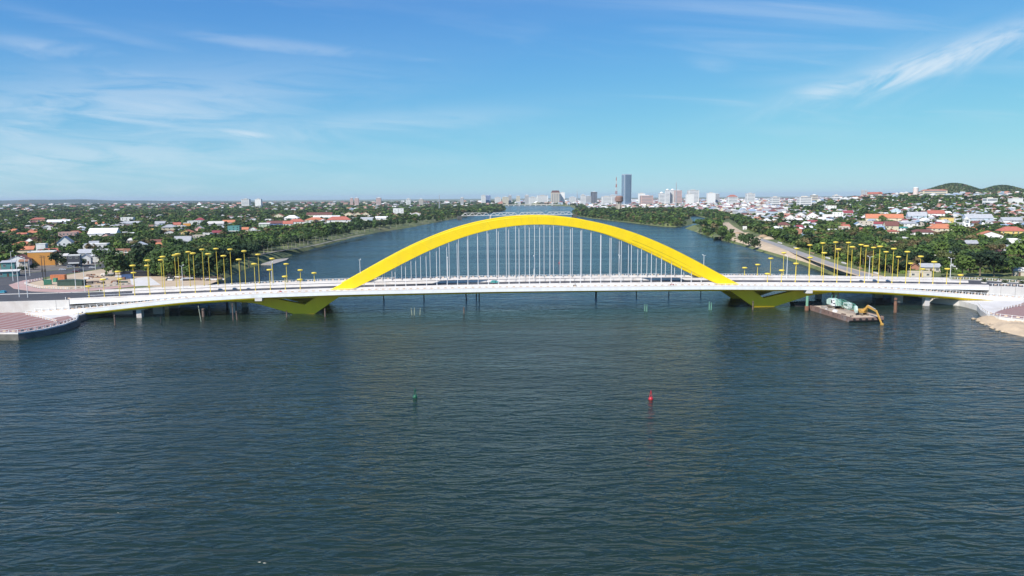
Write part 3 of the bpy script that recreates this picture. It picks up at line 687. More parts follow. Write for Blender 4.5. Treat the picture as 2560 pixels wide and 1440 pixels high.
MB().tube((20.4, 0, 2), (20.45, 0, -1.6), .09, n=5).obj('hook_rope', dark_steel, crane); MB().lathe([(.1, -2.6), (.32, -2.3), (.3, -1.7), (.1, -1.5)], 8, 0, (20.45, 0, 0)).obj('hook_block', dark_steel, crane)
for k in (-.8, .8): MB().tube((-1.6, k, 6.2), (18.8, k * .5, 4.1), .05, n=4).obj('pendant_rope', dark_steel, crane)
exc_y = mat('excavator_yellow', (0.52, 0.30, 0.06), 0.55, 0.12, 0.6, dirt=(0.28, 0.19, 0.09), dirt_amt=0.6)
ep = G(2156, 787, 2.06); ed = G(2204, 812) - ep
exc = thing('excavator', 'yellow long arm excavator on the barge reaching over the side', 'excavator', ep, math.atan2(ed.y, ed.x))
tracks(exc, 4.2, .7, 1.0, 2.6, track_m)
MB().prism([(-2.7, 1.1), (1.3, 1.1), (1.3, 1.9), (.8, 2.5), (-2.5, 2.4), (-2.8, 1.9)], -1.35, 1.35).obj('house', exc_y, exc)
ec = MB().prism([(.0, 1.3), (1.7, 1.3), (1.6, 2.2), (1.2, 3.1), (.0, 3.1)], .35, 1.33).obj('cab', exc_y, exc); MB().prism([(.2, 2.05), (1.5, 2.05), (1.12, 2.95), (.2, 2.95)], 1.33, 1.37).obj('window', glass, ec)
def bar(o_, name, p0, p1, w, h0, h1, material):
    p0 = Vector(p0); p1 = Vector(p1); d = (p1 - p0).normalized(); n_ = Vector((-d.z, 0, d.x)); q = []
    for p, h in ((p0, h0), (p1, h1)): q += [(p.x - n_.x * h, p.z - n_.z * h), (p.x + n_.x * h, p.z + n_.z * h)]
    return MB().prism([q[0], q[2], q[3], q[1]], -w, w).obj(name, material, o_)
dl = ed.length
bm1 = bar(exc, 'boom', (1.0, 0, 1.7), (3.6, 0, 4.4), .28, .35, .5, exc_y); bar(exc, 'boom', (3.4, 0, 4.45), (dl * .72, 0, 3.0), .26, .5, .3, exc_y)
bar(exc, 'stick', (dl * .68, 0, 3.4), (dl * 1.0, 0, -1.8), .22, .35, .25, exc_y)
MB().tube((1.6, 0, 2.3), (3.3, 0, 3.6), .12, n=6).obj('boom_cylinder', grey_steel, exc); MB().tube((4.2, 0, 4.9), (dl * .66, 0, 3.9), .11, n=6).obj('stick_cylinder', grey_steel, exc)
MB().prism([(dl - .5, -2.6), (dl + .6, -2.6), (dl + .5, -1.5), (dl - .3, -1.3)], -.5, .5).obj('bucket', exc_y, exc)
gn = thing('generator', 'white engine box with dark windows behind the crane boom', 'generator', G(2119, 771, 2.06), brz + .1)
MB().prism([(-1.6, .2), (1.6, .2), (1.6, 2.4), (1.2, 2.8), (-1.6, 2.8)], -1.2, 1.2).obj('body', white_paint, gn); MB().box(-1.8, 1.8, -1.3, 1.3, 0, .2).obj('skid', dark_steel, gn); MB().box(-.9, .2, -1.24, -1.2, 1.3, 2.3).obj('window', glass, gn); MB().box(.5, 1.3, -1.24, -1.2, 1.3, 2.3).obj('window', glass, gn)
# dark pontoon in the shade behind the barge
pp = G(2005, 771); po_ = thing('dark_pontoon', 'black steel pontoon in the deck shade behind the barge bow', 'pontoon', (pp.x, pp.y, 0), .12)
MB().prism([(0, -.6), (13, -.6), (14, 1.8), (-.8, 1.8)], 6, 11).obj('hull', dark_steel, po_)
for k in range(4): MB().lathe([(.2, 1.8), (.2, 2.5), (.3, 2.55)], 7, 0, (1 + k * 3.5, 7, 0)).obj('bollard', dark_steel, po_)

# ------------------------------------------------------------------ riverside plazas at the bridge ends
def tile_mat():
    m = bpy.data.materials.new('striped_paving'); m.use_nodes = True; t = m.node_tree; x = NX(t); b = t.nodes['Principled BSDF']
    geo = x.n('ShaderNodeNewGeometry'); mp = x.n('ShaderNodeMapping'); mp.inputs['Rotation'].default_value = (0, 0, math.radians(28)); x.put(mp.inputs[0], geo.outputs['Position'])
    sx = x.n('ShaderNodeSeparateXYZ'); x.put(sx.inputs[0], mp.outputs[0])
    wv = x.m('FRACT', x.m('MULTIPLY', sx.outputs[1], 0.42)); st = x.ramp(wv, 0.60, 0.66, smooth=True)
    n = x.noise(geo.outputs['Position'], 0.5, 4, 0.6)
    c = x.mix(st, (0.23, 0.085, 0.072, 1), (0.36, 0.32, 0.31, 1)); c = x.mix(x.m('MULTIPLY', x.ramp(n, .45, .7), .35), c, (0.27, 0.20, 0.17, 1))
    x.put(b.inputs['Base Color'], c); b.inputs['Roughness'].default_value = .85
    return m
tilem = tile_mat(); PZ = 2.6
fr = [G(x, y, PZ) for x, y in [(-400, 835), (0, 834), (45, 834), (110, 824), (160, 812), (192, 800), (197, 789), (215, 784), (260, 776), (330, 764)]]
plaza = sheet('plaza_left', fr[:6] + [G(170, 789, PZ), G(120, 797, PZ), G(86, 790, PZ), BW(-244, -16.3, PZ), BW(-420, -16.3, PZ)], tilem, PZ, drop=3.5); tag(plaza, 'red and grey striped paving of the left riverside plaza', kind='structure')
qw = thing('quay_wall', 'dark stained quay wall below the left plaza', 'wall')
def ribbon(pts, z0, z1, out, th=.5):
    """wall along a polyline, battered outward by `out` at its base"""
    rings = []
    for i, p in enumerate(pts):
        a = pts[max(0, i - 1)]; b = pts[min(len(pts) - 1, i + 1)]; e = (b - a); e.z = 0; e.normalize(); n_ = Vector((e.y, -e.x, 0))
        rings.append([(p.x, p.y, z1), (p.x - n_.x * th, p.y - n_.y * th, z1), (p.x - n_.x * th, p.y - n_.y * th, z0), (p.x + n_.x * out, p.y + n_.y * out, z0)])
    return MB().sweep(rings)
def densify(pts, st):
    out = []
    for a, b in zip(pts[:-1], pts[1:]):
        n = max(1, int((b - a).length / st)); out += [a.lerp(b, k / n) for k in range(n)]
    return out + [pts[-1]]
ribbon(fr, -1.0, PZ - .25, 1.2).obj('wall_face', stonewall, qw)
ribbon(fr, PZ - .25, PZ + .3, .15, .9).obj('coping', white_conc, qw)
def rail_line(pts, z, name, label, pitch=3.0, col=None):
    r_ = thing(name, label, 'railing'); pts = densify([Vector((p.x, p.y, 0)) for p in pts], pitch)
    mb = MB()
    for h in (1.2, .3):
        for a, b in zip(pts[:-1], pts[1:]): mb.tube(a + Vector((0, 0, z + h)), b + Vector((0, 0, z + h)), .07, n=4, cap=False)
    mb.obj('rails', white_paint, r_)
    for a, b in zip(pts[:-1], pts[1:]):
        rz = math.atan2((b - a).y, (b - a).x); c = (a + b) / 2
        link('railing_post', post_me, r_, (a.x, a.y, z)); link('railing_panel', panel_me, r_, (c.x, c.y, z), rz)
    return r_
rail_line(fr, PZ + .3, 'railing', 'white railing with orange panels along the left quay edge')
rail_line([G(x, y, PZ) for x, y in [(65, 787), (100, 795), (143, 806)]], PZ, 'railing', 'white railing slanting across the left striped plaza')
# lower promenade behind, reaching under the deck
sheet('promenade_left', [BW(-244, -16.3, 0), G(86, 790, PZ), G(120, 797, PZ), G(170, 789, PZ)] + fr[5:] + [BW(-196, -10, 0), BW(-222, -10, 0), BW(-222, -16.3, 0)], pale_conc, PZ - .02, drop=3.4)
bpy.data.objects['promenade_left']['label'] = 'pale concrete promenade under the left ramp'; bpy.data.objects['promenade_left']['kind'] = 'structure'
# right side
frr = [G(x, y, PZ) for x, y in [(2900, 822), (2560, 799), (2500, 792), (2470, 785), (2454, 774), (2446, 763), (2425, 757), (2403, 752), (2330, 738)]]
plr = sheet('plaza_right', frr[:3] + [G(2475, 786, PZ), G(2510, 772, PZ), G(2545, 762, PZ), BW(252, -16.3, PZ), BW(430, -16.3, PZ)], tilem, PZ, drop=3.5); tag(plr, 'red and grey striped paving of the right riverside plaza', kind='structure')
prom = sheet('promenade_right', frr[3:8] + [BW(200, -10, 0), BW(228, -10, 0), BW(228, -16.3, 0), BW(252, -16.3, 0), G(2545, 762, PZ), G(2510, 772, PZ), G(2475, 786, PZ)], pale_conc, PZ - .02, drop=3.4); tag(prom, 'pale concrete promenade under the right ramp', kind='structure')
qr = thing('quay_wall', 'pale concrete quay wall curving below the right plaza', 'wall')
ribbon(list(reversed(frr)), -1.0, PZ, -1.4, -.5).obj('wall_face', pale_conc, qr)
rail_line(frr[:6], PZ, 'railing', 'white railing with orange panels along the right quay edge')
rail_line([G(x, y, PZ) for x, y in [(2507, 775), (2535, 768), (2560, 764)]], PZ, 'railing', 'white railing slanting across the right striped plaza')
# sandy spit at the lower right
def spit():
    pts = [(2440, 797), (2452, 792), (2480, 788), (2520, 792), (2560, 796), (2700, 800), (2900, 850), (2700, 876), (2600, 850), (2560, 842), (2520, 833), (2490, 822), (2462, 810), (2445, 802)]
    P = [G(x, y) for x, y in pts]; c = sum(P, Vector()) / len(P); NPp = np.array([(p.x, p.y) for p in P])
    xs = np.linspace(NPp[:, 0].min() - 2, NPp[:, 0].max() + 2, 90); ys = np.linspace(NPp[:, 1].min() - 2, NPp[:, 1].max() + 2, 60)
    X, Y = np.meshgrid(xs, ys); d = np.full(X.shape, 1e9)
    for i in range(len(P)):
        a, b = NPp[i], NPp[(i + 1) % len(P)]; e = b - a; t = np.clip(((X - a[0]) * e[0] + (Y - a[1]) * e[1]) / (e @ e), 0, 1)
        d = np.minimum(d, np.hypot(X - a[0] - t * e[0], Y - a[1] - t * e[1]))
    ins = inside(X.ravel(), Y.ravel(), NPp).reshape(X.shape); sd = np.where(ins, d, -d)
    rough = .35 * np.sin(X * .9 + 1.3 * np.sin(Y * .5)) * np.sin(Y * 1.1) + .25 * np.sin(X * 2.3 + Y * 1.7) + .9 * np.sin(X * .22 + .5) * np.sin(Y * .31)
    Z = np.clip(sd * .33, -1.2, 1.6) + np.where(sd > 1, rough * .95, 0)
    k = X.shape[1]; vs = np.stack([X, Y, Z], -1).reshape(-1, 3).tolist()
    fs = [(j * k + i, j * k + i + 1, (j + 1) * k + i + 1, (j + 1) * k + i) for j in range(X.shape[0] - 1) for i in range(k - 1)]
    me = bpy.data.meshes.new('sand_bank'); me.from_pydata(vs, [], fs); me.materials.append(sand); me.update(); o = link('sand_bank', me); smooth(o, 180)
    tag(o, 'bare sandy bank at the lower right water edge', kind='structure')
    qs = sorted([P[10 + i % 4].lerp(P[(11 + i % 4) % len(P)], random.random()) for i in range(20)], key=lambda w_: PX(w_.x, w_.y, 0)[0])
    for i, q in enumerate(qs):
        r_ = random.uniform(.35, .9)
        rk = MB().lathe([(r_ * .5, -.4), (r_, 0), (r_ * .85, r_ * .4), (r_ * .3, r_ * .62)], 6)
        rk.v = [(a * random.uniform(.8, 1.2), b * random.uniform(.8, 1.2), c_ * random.uniform(.8, 1.2)) for a, b, c_ in rk.v]
        tag(rk.obj('shore_rock', sand, None, (q.x + random.uniform(-1.5, 1.5), q.y + random.uniform(-1.5, 1.5), .1), random.random() * 6), 'tan stone on the sandy bank water edge, %s from the left' % nth(i), 'rock', 'stones along the sandy bank')
spit()

# ------------------------------------------------------------------ left bank: street, pavement, yard
Z1 = LAND + .06
def gl(L, z=Z1): return [G(x, y, z) for x, y in L]
st_ = sheet('street_left', gl([(-300, 742), (-300, 688), (0, 690), (60, 683), (110, 679), (180, 671), (240, 663), (300, 652), (312, 656), (252, 671), (180, 683), (130, 690), (62, 702), (26, 712), (34, 721), (80, 728), (150, 731), (60, 738)]), asphalt, Z1); tag(st_, 'grey asphalt side street curving away on the left bank', kind='structure')
pv = sheet('pavement_left', gl([(22, 712), (58, 701), (106, 695), (106, 699), (72, 706), (62, 711), (78, 717), (100, 721.5), (170, 724.5), (240, 720), (335, 712), (335, 716), (240, 726), (170, 731), (80, 728), (34, 721)], Z1 + .13), pave_pink, Z1 + .13, drop=.2); tag(pv, 'pink paved pavement curving round the street corner', kind='structure')
rail_line(gl([(106, 699), (72, 706), (62, 711), (78, 717), (100, 721.5), (170, 724.3), (240, 719.5), (330, 712)]), Z1 + .13, 'railing', 'white railing with orange panels round the street corner')
yd = sheet('yard', gl([(72, 707), (106, 700), (180, 685), (252, 673), (290, 676), (330, 690), (420, 691), (540, 694), (552, 700), (520, 712), (440, 722), (330, 712), (240, 719.5), (170, 724.3), (100, 721), (80, 716.5), (66, 711)], LAND + .03), sand, LAND + .03); tag(yd, 'sandy building yard behind the left end of the bridge', kind='structure')
cp_ = sheet('concrete_pad', gl([(325, 697), (372, 691), (402, 712), (330, 716)], LAND + .055), pale_conc, LAND + .055); tag(cp_, 'white concrete ramp slab in the building yard', kind='structure')
zc = MB()
for k in range(12):
    s = -231.5 - k * 2.5
    zc.add([(s, -9.5 + k * .05, zfl(s) + .02), (s - 1.5, -9.5 + k * .05, zfl(s - 1.5) + .02), (s - 1.5, -5.5, zfl(s - 1.5) + .02), (s, -5.5, zfl(s) + .02)], [(0, 1, 2, 3)])
zo_ = zc.obj('road_marking', white_paint, None, BC, BROT); tag(zo_, 'white dashed crossing stripes on the left approach road', kind='structure')
fc = sheet('forecourt', gl([(-200, 694), (-200, 660), (0, 668), (70, 660), (130, 655), (200, 648), (290, 640), (300, 651), (240, 662), (180, 670), (110, 678), (60, 682.5), (0, 689.5)], LAND + .05), mat('forecourt_paving', (.15, .135, .12), .9, .25, .2, dirt=(.08, .075, .07), dirt_amt=.8), LAND + .05); tag(fc, 'worn paved forecourt in front of the left shop row', kind='structure')
# curb-side light poles of the left street
for i, (px, pyt, pyb) in enumerate([(33, 628, 703), (49, 640, 746), (70, 641, 748), (75, 649, 690), (190, 663, 724), (213, 666, 733), (239, 636, 674)]):
    p = G(px, pyb, Z1 if pyb < 735 else zfl(-250)); h = (pyb - pyt) / FPX * p.y
    street_light(p, .6 * i, 'slim white street light on the left street, %s from the left' % nth(i), 'street lights of the left street', h, 1)
for i, (px, pyt, pyb) in enumerate([(108, 638, 702), (115, 639, 701)]):
    p = G(px, pyb, LAND); h = (pyb - pyt) / FPX * p.y; o = thing('utility_pole', 'dark square utility pole in the yard corner, %s of the pair' % ('left' if i == 0 else 'right'), 'utility pole', p, .2)
    MB().tube((0, 0, 0), (0, 0, h), .28, .16, n=4).obj('pole', dark_steel, o)
    for z_ in (h - .4, h - 1.4): MB().box(-1.1, 1.1, -.07, .07, z_, z_ + .15).obj('crossarm', dark_steel, o)
    MB().box(-.45, .45, -.4, .0, h * .35, h * .35 + 1.5).obj('transformer', dark_steel, o)
# yard containers, sheds, debris
def crate(px, py, L, Wd, h, rz, material, name, label, cat, roof=None):
    p = G(px, py, LAND); o = thing(name, label, cat, p, rz)
    MB().box(-L / 2, L / 2, -Wd / 2, Wd / 2, .15, h).obj('body', material, o)
    n = int(L / .9)
    rb = MB()
    for k in range(n): rb.box(-L / 2 + (k + .3) * L / n, -L / 2 + (k + .6) * L / n, -Wd / 2 - .06, -Wd / 2, .3, h - .2)
    q = rb.obj('corrugation', material, o); q['kind'] = 'stuff'
    if roof: MB().prism([(-L / 2 - .3, h), (L / 2 + .3, h), (L / 2 + .3, h + .1), (0, h + .5), (-L / 2 - .3, h + .1)], -Wd / 2 - .3, Wd / 2 + .3).obj('roof', roof, o)
    else: MB().box(-L / 2 - .05, L / 2 + .05, -Wd / 2 - .05, Wd / 2 + .05, h, h + .08).obj('top_rail', material, o)
    for k in (-1, 1): MB().box(k * L / 2 - .12, k * L / 2 + .12, -Wd / 2 - .1, Wd / 2 + .1, 0, .16).obj('skid', dark_steel, o)
cont_or = mat('container_orange', (0.50, 0.17, 0.07), 0.65, 0.15, 0.6); cont_gr = mat('container_green', (0.07, 0.25, 0.16), 0.65, 0.15, 0.6); cont_dk = mat('container_dark_green', (0.035, 0.07, 0.055), 0.7, 0.2, 0.6)
cont_bl = mat('container_blue', (0.05, 0.10, 0.22), 0.65, 0.2, 0.6); dark_net = mat('dark_netting', (0.02, 0.022, 0.028), 0.9, 0.3, 0.6)
crate(147, 700, 8.5, 3.0, 3.3, .1, cont_or, 'shipping_container', 'orange shipping container in the building yard', 'container'); crate(120, 712, 4, 2.6, 3.0, .5, cont_gr, 'shipping_container', 'bright green steel box in the building yard corner', 'container')
crate(139, 705, 2.0, 2.0, 2.4, 0, cont_gr, 'site_cabin', 'tiny green cabin beside the orange container', 'cabin'); crate(180, 714, 15, 4.0, 3.2, -.03, cont_dk, 'site_shed', 'long dark green site shed by the railing', 'shed', cont_dk)
crate(318, 697, 6, 2.5, 2.6, .2, cont_bl, 'shipping_container', 'blue steel container at the yard edge', 'container'); crate(345, 690, 20, 6, 3.0, .02, dark_net, 'netting_shelter', 'long black netting shelter at the back of the yard', 'shelter', dark_net)
dm = [rust, brown_pile, pale_conc, dark_steel, grey_steel, cont_dk, earth, gear, white_conc]
yard_items = []
for i in range(80):
    zone = random.random()
    if zone < .5: px, py = random.uniform(420, 550), random.uniform(692, 702)
    elif zone < .8: px, py = random.uniform(210, 330), random.uniform(686, 700)
    else: px, py = random.uniform(200, 300), random.uniform(705, 713)
    yard_items.append((px, py))
dmn = ['rusty', 'brown timber', 'pale concrete', 'black steel', 'grey metal', 'dark green', 'brown earth', 'grey', 'white']; dcount = {}
for px, py in sorted(yard_items):
    p = G(px, py, LAND); a, b, c_ = random.uniform(1.2, 5.0), random.uniform(.6, 1.8), random.uniform(.4, 1.7); rz = random.uniform(-.5, .5); mi_ = random.randrange(len(dm)); mm = dm[mi_]; kind = random.random()
    key = (mi_, kind < .35); n_ = dcount.get(key, 0); dcount[key] = n_ + 1
    if kind < .35:
        mb = MB()
        for k in range(3): mb.tube((-a, (k - 1) * .5, .3), (a, (k - 1) * .5, .3), .26, n=6)
        mb.tube((-a, -.25, .72), (a, -.25, .72), .26, n=6); mb.tube((-a, .25, .72), (a, .25, .72), .26, n=6)
        tag(mb.obj('pipe_bundle', mm, None, p, rz), '%s pipe bundle in the building yard, %s of its colour from the left' % (dmn[mi_], nth(n_)), 'pipes', 'pipe bundles in the building yard')
    else:
        mb = MB().prism([(-a / 2, 0), (a / 2, 0), (a * .42, c_), (-a * .35, c_ * .9)], -b / 2, b / 2)
        mb.v = [(x_ + random.uniform(-.15, .15), y_ + random.uniform(-.15, .15), max(0, z_ + random.uniform(-.1, .1))) for x_, y_, z_ in mb.v]
        tag(mb.obj('rubble_heap', mm, None, p, rz), '%s rubble heap in the building yard, %s of its colour from the left' % (dmn[mi_], nth(n_)), 'rubble', 'rubble heaps in the building yard')
# tractor-like machine
tp = G(428, 697, LAND); tr_ = thing('roller_tractor', 'dark tractor with pale wheel parked among the yard rubble', 'tractor', tp, .3)
MB().prism([(-2, .8), (1.8, .8), (1.8, 1.8), (.3, 2.0), (.1, 3.2), (-1.5, 3.2), (-2, 1.9)], -.9, .9).obj('body', dark_steel, tr_)
for x_, r_ in ((-1.2, 1.0), (1.4, .6)):
    for y_ in (-1.05, 1.05): w_ = MB().tube((x_, y_ - .25, r_), (x_, y_ + .25, r_), r_, n=14).obj('wheel', black, tr_); MB().tube((x_, y_ - .28, r_), (x_, y_ + .28, r_), r_ * .55, n=12).obj('rim', white_conc, w_)

# ------------------------------------------------------------------ vehicles
def car(loc, rz, col, name, label, van=False, group=None):
    m = mat('car_' + name + '_%d' % (hash(col) % 9999), col, .3, .03, 1.0, spec=.6)
    o = thing(name, label, 'van' if van else 'car', loc, rz, group)
    h = 2.0 if van else 1.48
    lower = [(-2.25, .35), (2.2, .35), (2.28, .62), (2.1, .86), (1.1, .98), (-1.9, 1.0), (-2.2, .9), (-2.3, .6)]
    upper = [(1.15, .97), (.45, h), (-1.35, h), (-2.0, 1.0)] if not van else [(1.7, .97), (1.1, h), (-2.15, h), (-2.25, 1.0)]
    MB().prism(lower, -.88, .88).obj('body', m, o)
    cabin = MB(); n = len(upper); vs = [(x, -.80 if z < 1.2 else -.64, z) for x, z in upper] + [(x, .80 if z < 1.2 else .64, z) for x, z in upper]
    cabin.add(vs, [tuple(range(n)), tuple(range(n, 2 * n))] + [(k, (k + 1) % n, n + (k + 1) % n, n + k) for k in range(n)]).obj('cabin', m, o)
    zt, zb = h - .1, 1.06
    for sg in (-1, 1):
        MB().add([(upper[0][0] - .22, sg * .805, zb), (upper[1][0] - .05, sg * .672, zt), (-.42, sg * .672, zt), (-.42, sg * .805, zb)], [(0, 1, 2, 3)]).obj('side_window', glass, o)
        MB().add([(-.55, sg * .805, zb), (-.55, sg * .672, zt), (upper[2][0] + .1, sg * .672, zt), (upper[3][0] + .28, sg * .805, zb)], [(0, 1, 2, 3)]).obj('side_window', glass, o)
        for x in (1.35, -1.4):
            w = MB().tube((x, sg * .72, .33), (x, sg * .92, .33), .33, n=14).obj('wheel', black, o); MB().tube((x, sg * .9, .33), (x, sg * .935, .33), .19, n=10).obj('rim', grey_steel, w)
        MB().box(2.12, 2.27, sg * .62 - .18, sg * .62 + .18, .62, .78).obj('headlight', white_paint, o); MB().box(-2.28, -2.16, sg * .62 - .16, sg * .62 + .16, .68, .86).obj('tail_light', red_b, o)
    e = .02
    MB().add([(upper[0][0] - .1 + e, -.66, 1.07), (upper[0][0] - .1 + e, .66, 1.07), (upper[1][0] + .08 + e, .56, h - .08), (upper[1][0] + .08 + e, -.56, h - .08)], [(0, 1, 2, 3)]).obj('windscreen', glass, o)
    MB().add([(upper[3][0] + .04, -.66, 1.1), (upper[3][0] + .04, .66, 1.1), (upper[2][0] - .06, .56, h - .1), (upper[2][0] - .06, -.56, h - .1)], [(0, 1, 2, 3)]).obj('rear_window', glass, o)
    return o
teal = (0.10, 0.42, 0.40)
car(BW(-20.5, -5.2, zr(-20) + .18), BROT, teal, 'taxi', 'turquoise taxi driving across the bridge below the arch')
car(G(6, 733, zfl(-262) + .03), BROT + 2.9, (0.04, 0.28, 0.40), 'car', 'blue car at the left picture edge on the approach road')
car(G(156, 676, Z1), .55, (.7, .7, .7), 'car', 'white car parked at the kerb of the left street'); car(G(176, 670, Z1), .5, (.42, .42, .43), 'van', 'grey van under the trees on the left street', True)
car(G(205, 678, Z1), .5, (.05, .05, .06), 'car', 'black car driving on the left street'); car(G(191, 681, Z1), .5, (.13, .02, .02), 'car', 'dark red car behind the black car on the left street'); car(G(231, 671, Z1), .5, (.68, .68, .66), 'car', 'white car near the big round tree on the left street')
cloth_d = mat('dark_cloth', (.06, .07, .10), .8, .1, 2.0); skin = mat('skin', (.45, .28, .2), .6, .05, 2.0); helm = mat('helmet_white', (.6, .6, .58), .3, .02, 2.0); cloth_p = mat('pale_cloth', (.5, .42, .36), .8, .1, 2.0)
def rider_body(cl):
    bm = MB()
    import bmesh
    verts = [((0, 0, .85), .15), ((.06, 0, 1.15), .17), ((.1, 0, 1.38), .18), ((.12, 0, 1.5), .07), ((.16, 0, 1.62), .11), ((.17, 0, 1.72), .10),
             ((.12, .22, 1.38), .07), ((.3, .28, 1.18), .055), ((.52, .26, 1.08), .045), ((.12, -.22, 1.38), .07), ((.3, -.28, 1.18), .055), ((.52, -.26, 1.08), .045),
             ((.3, .17, .8), .1), ((.32, .17, .45), .07), ((.42, .17, .38), .05), ((.3, -.17, .8), .1), ((.32, -.17, .45), .07), ((.42, -.17, .38), .05)]
    edges = [(0, 1), (1, 2), (2, 3), (3, 4), (4, 5), (2, 6), (6, 7), (7, 8), (2, 9), (9, 10), (10, 11), (0, 12), (12, 13), (13, 14), (0, 15), (15, 16), (16, 17)]
    me = bpy.data.meshes.new('person'); me.from_pydata([v for v, r in verts], edges, []); o = bpy.data.objects.new('person', me); COL.objects.link(o)
    sk = o.modifiers.new('skin', 'SKIN')
    for i, (v, r) in enumerate(verts): me.skin_vertices[0].data[i].radius = (r, r)
    me.skin_vertices[0].data[0].use_root = True
    o.modifiers.new('sub', 'SUBSURF').levels = 1
    dg = bpy.context.evaluated_depsgraph_get(); me2 = bpy.data.meshes.new_from_object(o.evaluated_get(dg)); bpy.data.objects.remove(o); me2.materials.clear(); me2.materials.append(cl); return me2
body_d, body_p = rider_body(cloth_d), rider_body(cloth_p)
def motorbike(loc, rz, where, bd, k):
    b_ = thing('motorbike', 'small motorbike riding ' + where, 'motorbike', loc, rz)
    for x in (-.6, .62):
        MB().tube((x, -.06, .3), (x, .06, .3), .3, n=14).obj('wheel', black, b_)
    MB().prism([(-.85, .55), (-.7, .82), (.15, .78), (.35, .55), (.55, .95), (.68, .95), (.5, .4), (-.2, .3)], -.14, .14).obj('body', [red_b, dark_steel][k % 2], b_)
    MB().tube((.45, -.32, 1.05), (.45, .32, 1.05), .03, n=5).obj('handlebar', dark_steel, b_)
    p = tag(link('person', bd, None, loc, rz), 'rider in %s on the motorbike %s' % ('dark clothes' if k % 2 else 'pale clothes', where), 'person')
    smooth(MB().lathe([(.05, 1.58), (.13, 1.62), (.14, 1.74), (.08, 1.84), (.02, 1.86)], 10, 0, (.165, 0, 0)).obj('helmet', helm, p))
for k, (px, py, v, w) in enumerate([(701, 727, -19.5, 'on the near walkway left of the arch'), (1437, 710, -19, 'on the near walkway right of mid span'), (1680, 708, -19, 'on the walkway before right arch foot'), (1307, 688, 19.5, 'on the far walkway behind the hangers')]):
    d = ray(px, py); o_ = BC + bv * v; t = (o_ - Vector((0, 0, 0))).dot(bv) / d.dot(bv); s = (Vector((d.x * t, d.y * t, 0)) - BC).dot(bu)
    motorbike(BW(s, v, zw(s) + .02), BROT + (0 if k % 2 else math.pi), w, [body_p, body_d][k % 2], k)

# ------------------------------------------------------------------ right bank roads
def bank_top(pa, pb):
    ia = 4 + shore_px.index(pa); ib = 4 + shore_px.index(pb); return [Vector((p.x, p.y, LAND)) for p in inset(land_poly, lambda p_: bank_w(p_) + .4)[ia:ib + 1]]
low_edge = bank_top((1850, 613), (2230, 728))
rs = sheet('dirt_road', gl([(1806, 556), (1822, 556), (1834, 566), (1862, 582), (1895, 592), (1935, 611), (1985, 634), (2040, 655), (2110, 680), (2180, 700), (2240, 712)], LAND + .04) + list(reversed(low_edge)) + gl([(1842, 596), (1838, 586), (1826, 577), (1812, 570)], LAND + .04), sand, LAND + .04); tag(rs, 'bare sandy strip along the right river bank', kind='structure')
rg = sheet('bank_road', gl([(1872, 588), (1905, 596), (1950, 610), (2000, 628), (2060, 649), (2140, 676), (2230, 702), (2250, 708), (2222, 708), (2150, 688), (2060, 659), (1990, 635), (1930, 611), (1890, 597)], LAND + .08), mat('grey_road', (.26, .25, .24), .9, .2, .06, dirt=(.42, .35, .27), dirt_amt=.8), LAND + .08); tag(rg, 'pale grey unfinished road behind the sandy strip', kind='structure')
def sandy_bank():
    ia = 4 + shore_px.index((1815, 603)); ib = 4 + shore_px.index((2230, 728)); lo_ = inset(land_poly, -1.2); hi_ = inset(land_poly, bank_w); rings = []
    for i in range(ia, ib + 1):
        L_, H_ = lo_[i], hi_[i]; row_ = []
        for f_, z_ in ((.34, -.6 + (3.1 + .6) * .34 / .55 + .10), (.55, 3.1 + .10), (1.0, LAND + .07), (1.1, LAND + .06)): q = L_.lerp(H_, f_); row_.append((q.x, q.y, z_))
        rings.append(row_)
    o = MB().sweep(rings, closed=False).obj('sandy_bank', sand); tag(o, 'sloping bare sand of the right bank above a grassy water edge', kind='structure')
sandy_bank()
for i in range(9):
    px = 1850 + i * 9 + random.uniform(-6, 6); py = 578 + (px - 1820) * .22 + random.uniform(-6, 2); p = G(px, py, LAND); r_ = random.uniform(3, 7)
    hp = MB().lathe([(r_, -.3), (r_ * .8, r_ * .16), (r_ * .45, r_ * .36), (.3, r_ * .44)], 9); hp.v = [(a_ * random.uniform(.8, 1.25), b_ * random.uniform(.8, 1.2), c_) for a_, b_, c_ in hp.v]
    tag(smooth(hp.obj('earth_heap', sand if i % 3 else earth, None, p), 60), '%s earth heap near the dirt road bend, %s along the road' % ('tan' if i % 3 else 'brown', nth(i)), 'earth heap', 'earth heaps along the dirt road')
for k in range(0, 16, 2):
    a = Vector((1905 + k * 20, 594 + k * 6.35)); q = G(a.x, a.y, LAND + .08); q2 = G(a.x + 9, a.y + 2.8, LAND + .08)
    o = tag(MB().box(0, (q2 - q).length, -.5, .5, 0, .9).obj('kerb_block', white_conc if k % 3 else earth, None, q, math.atan2((q2 - q).y, (q2 - q).x)), 'low %s block along the grey bank road, %s from the far end' % ('concrete' if k % 3 else 'earth covered', nth(k // 2)), 'block', 'concrete blocks along the bank road')
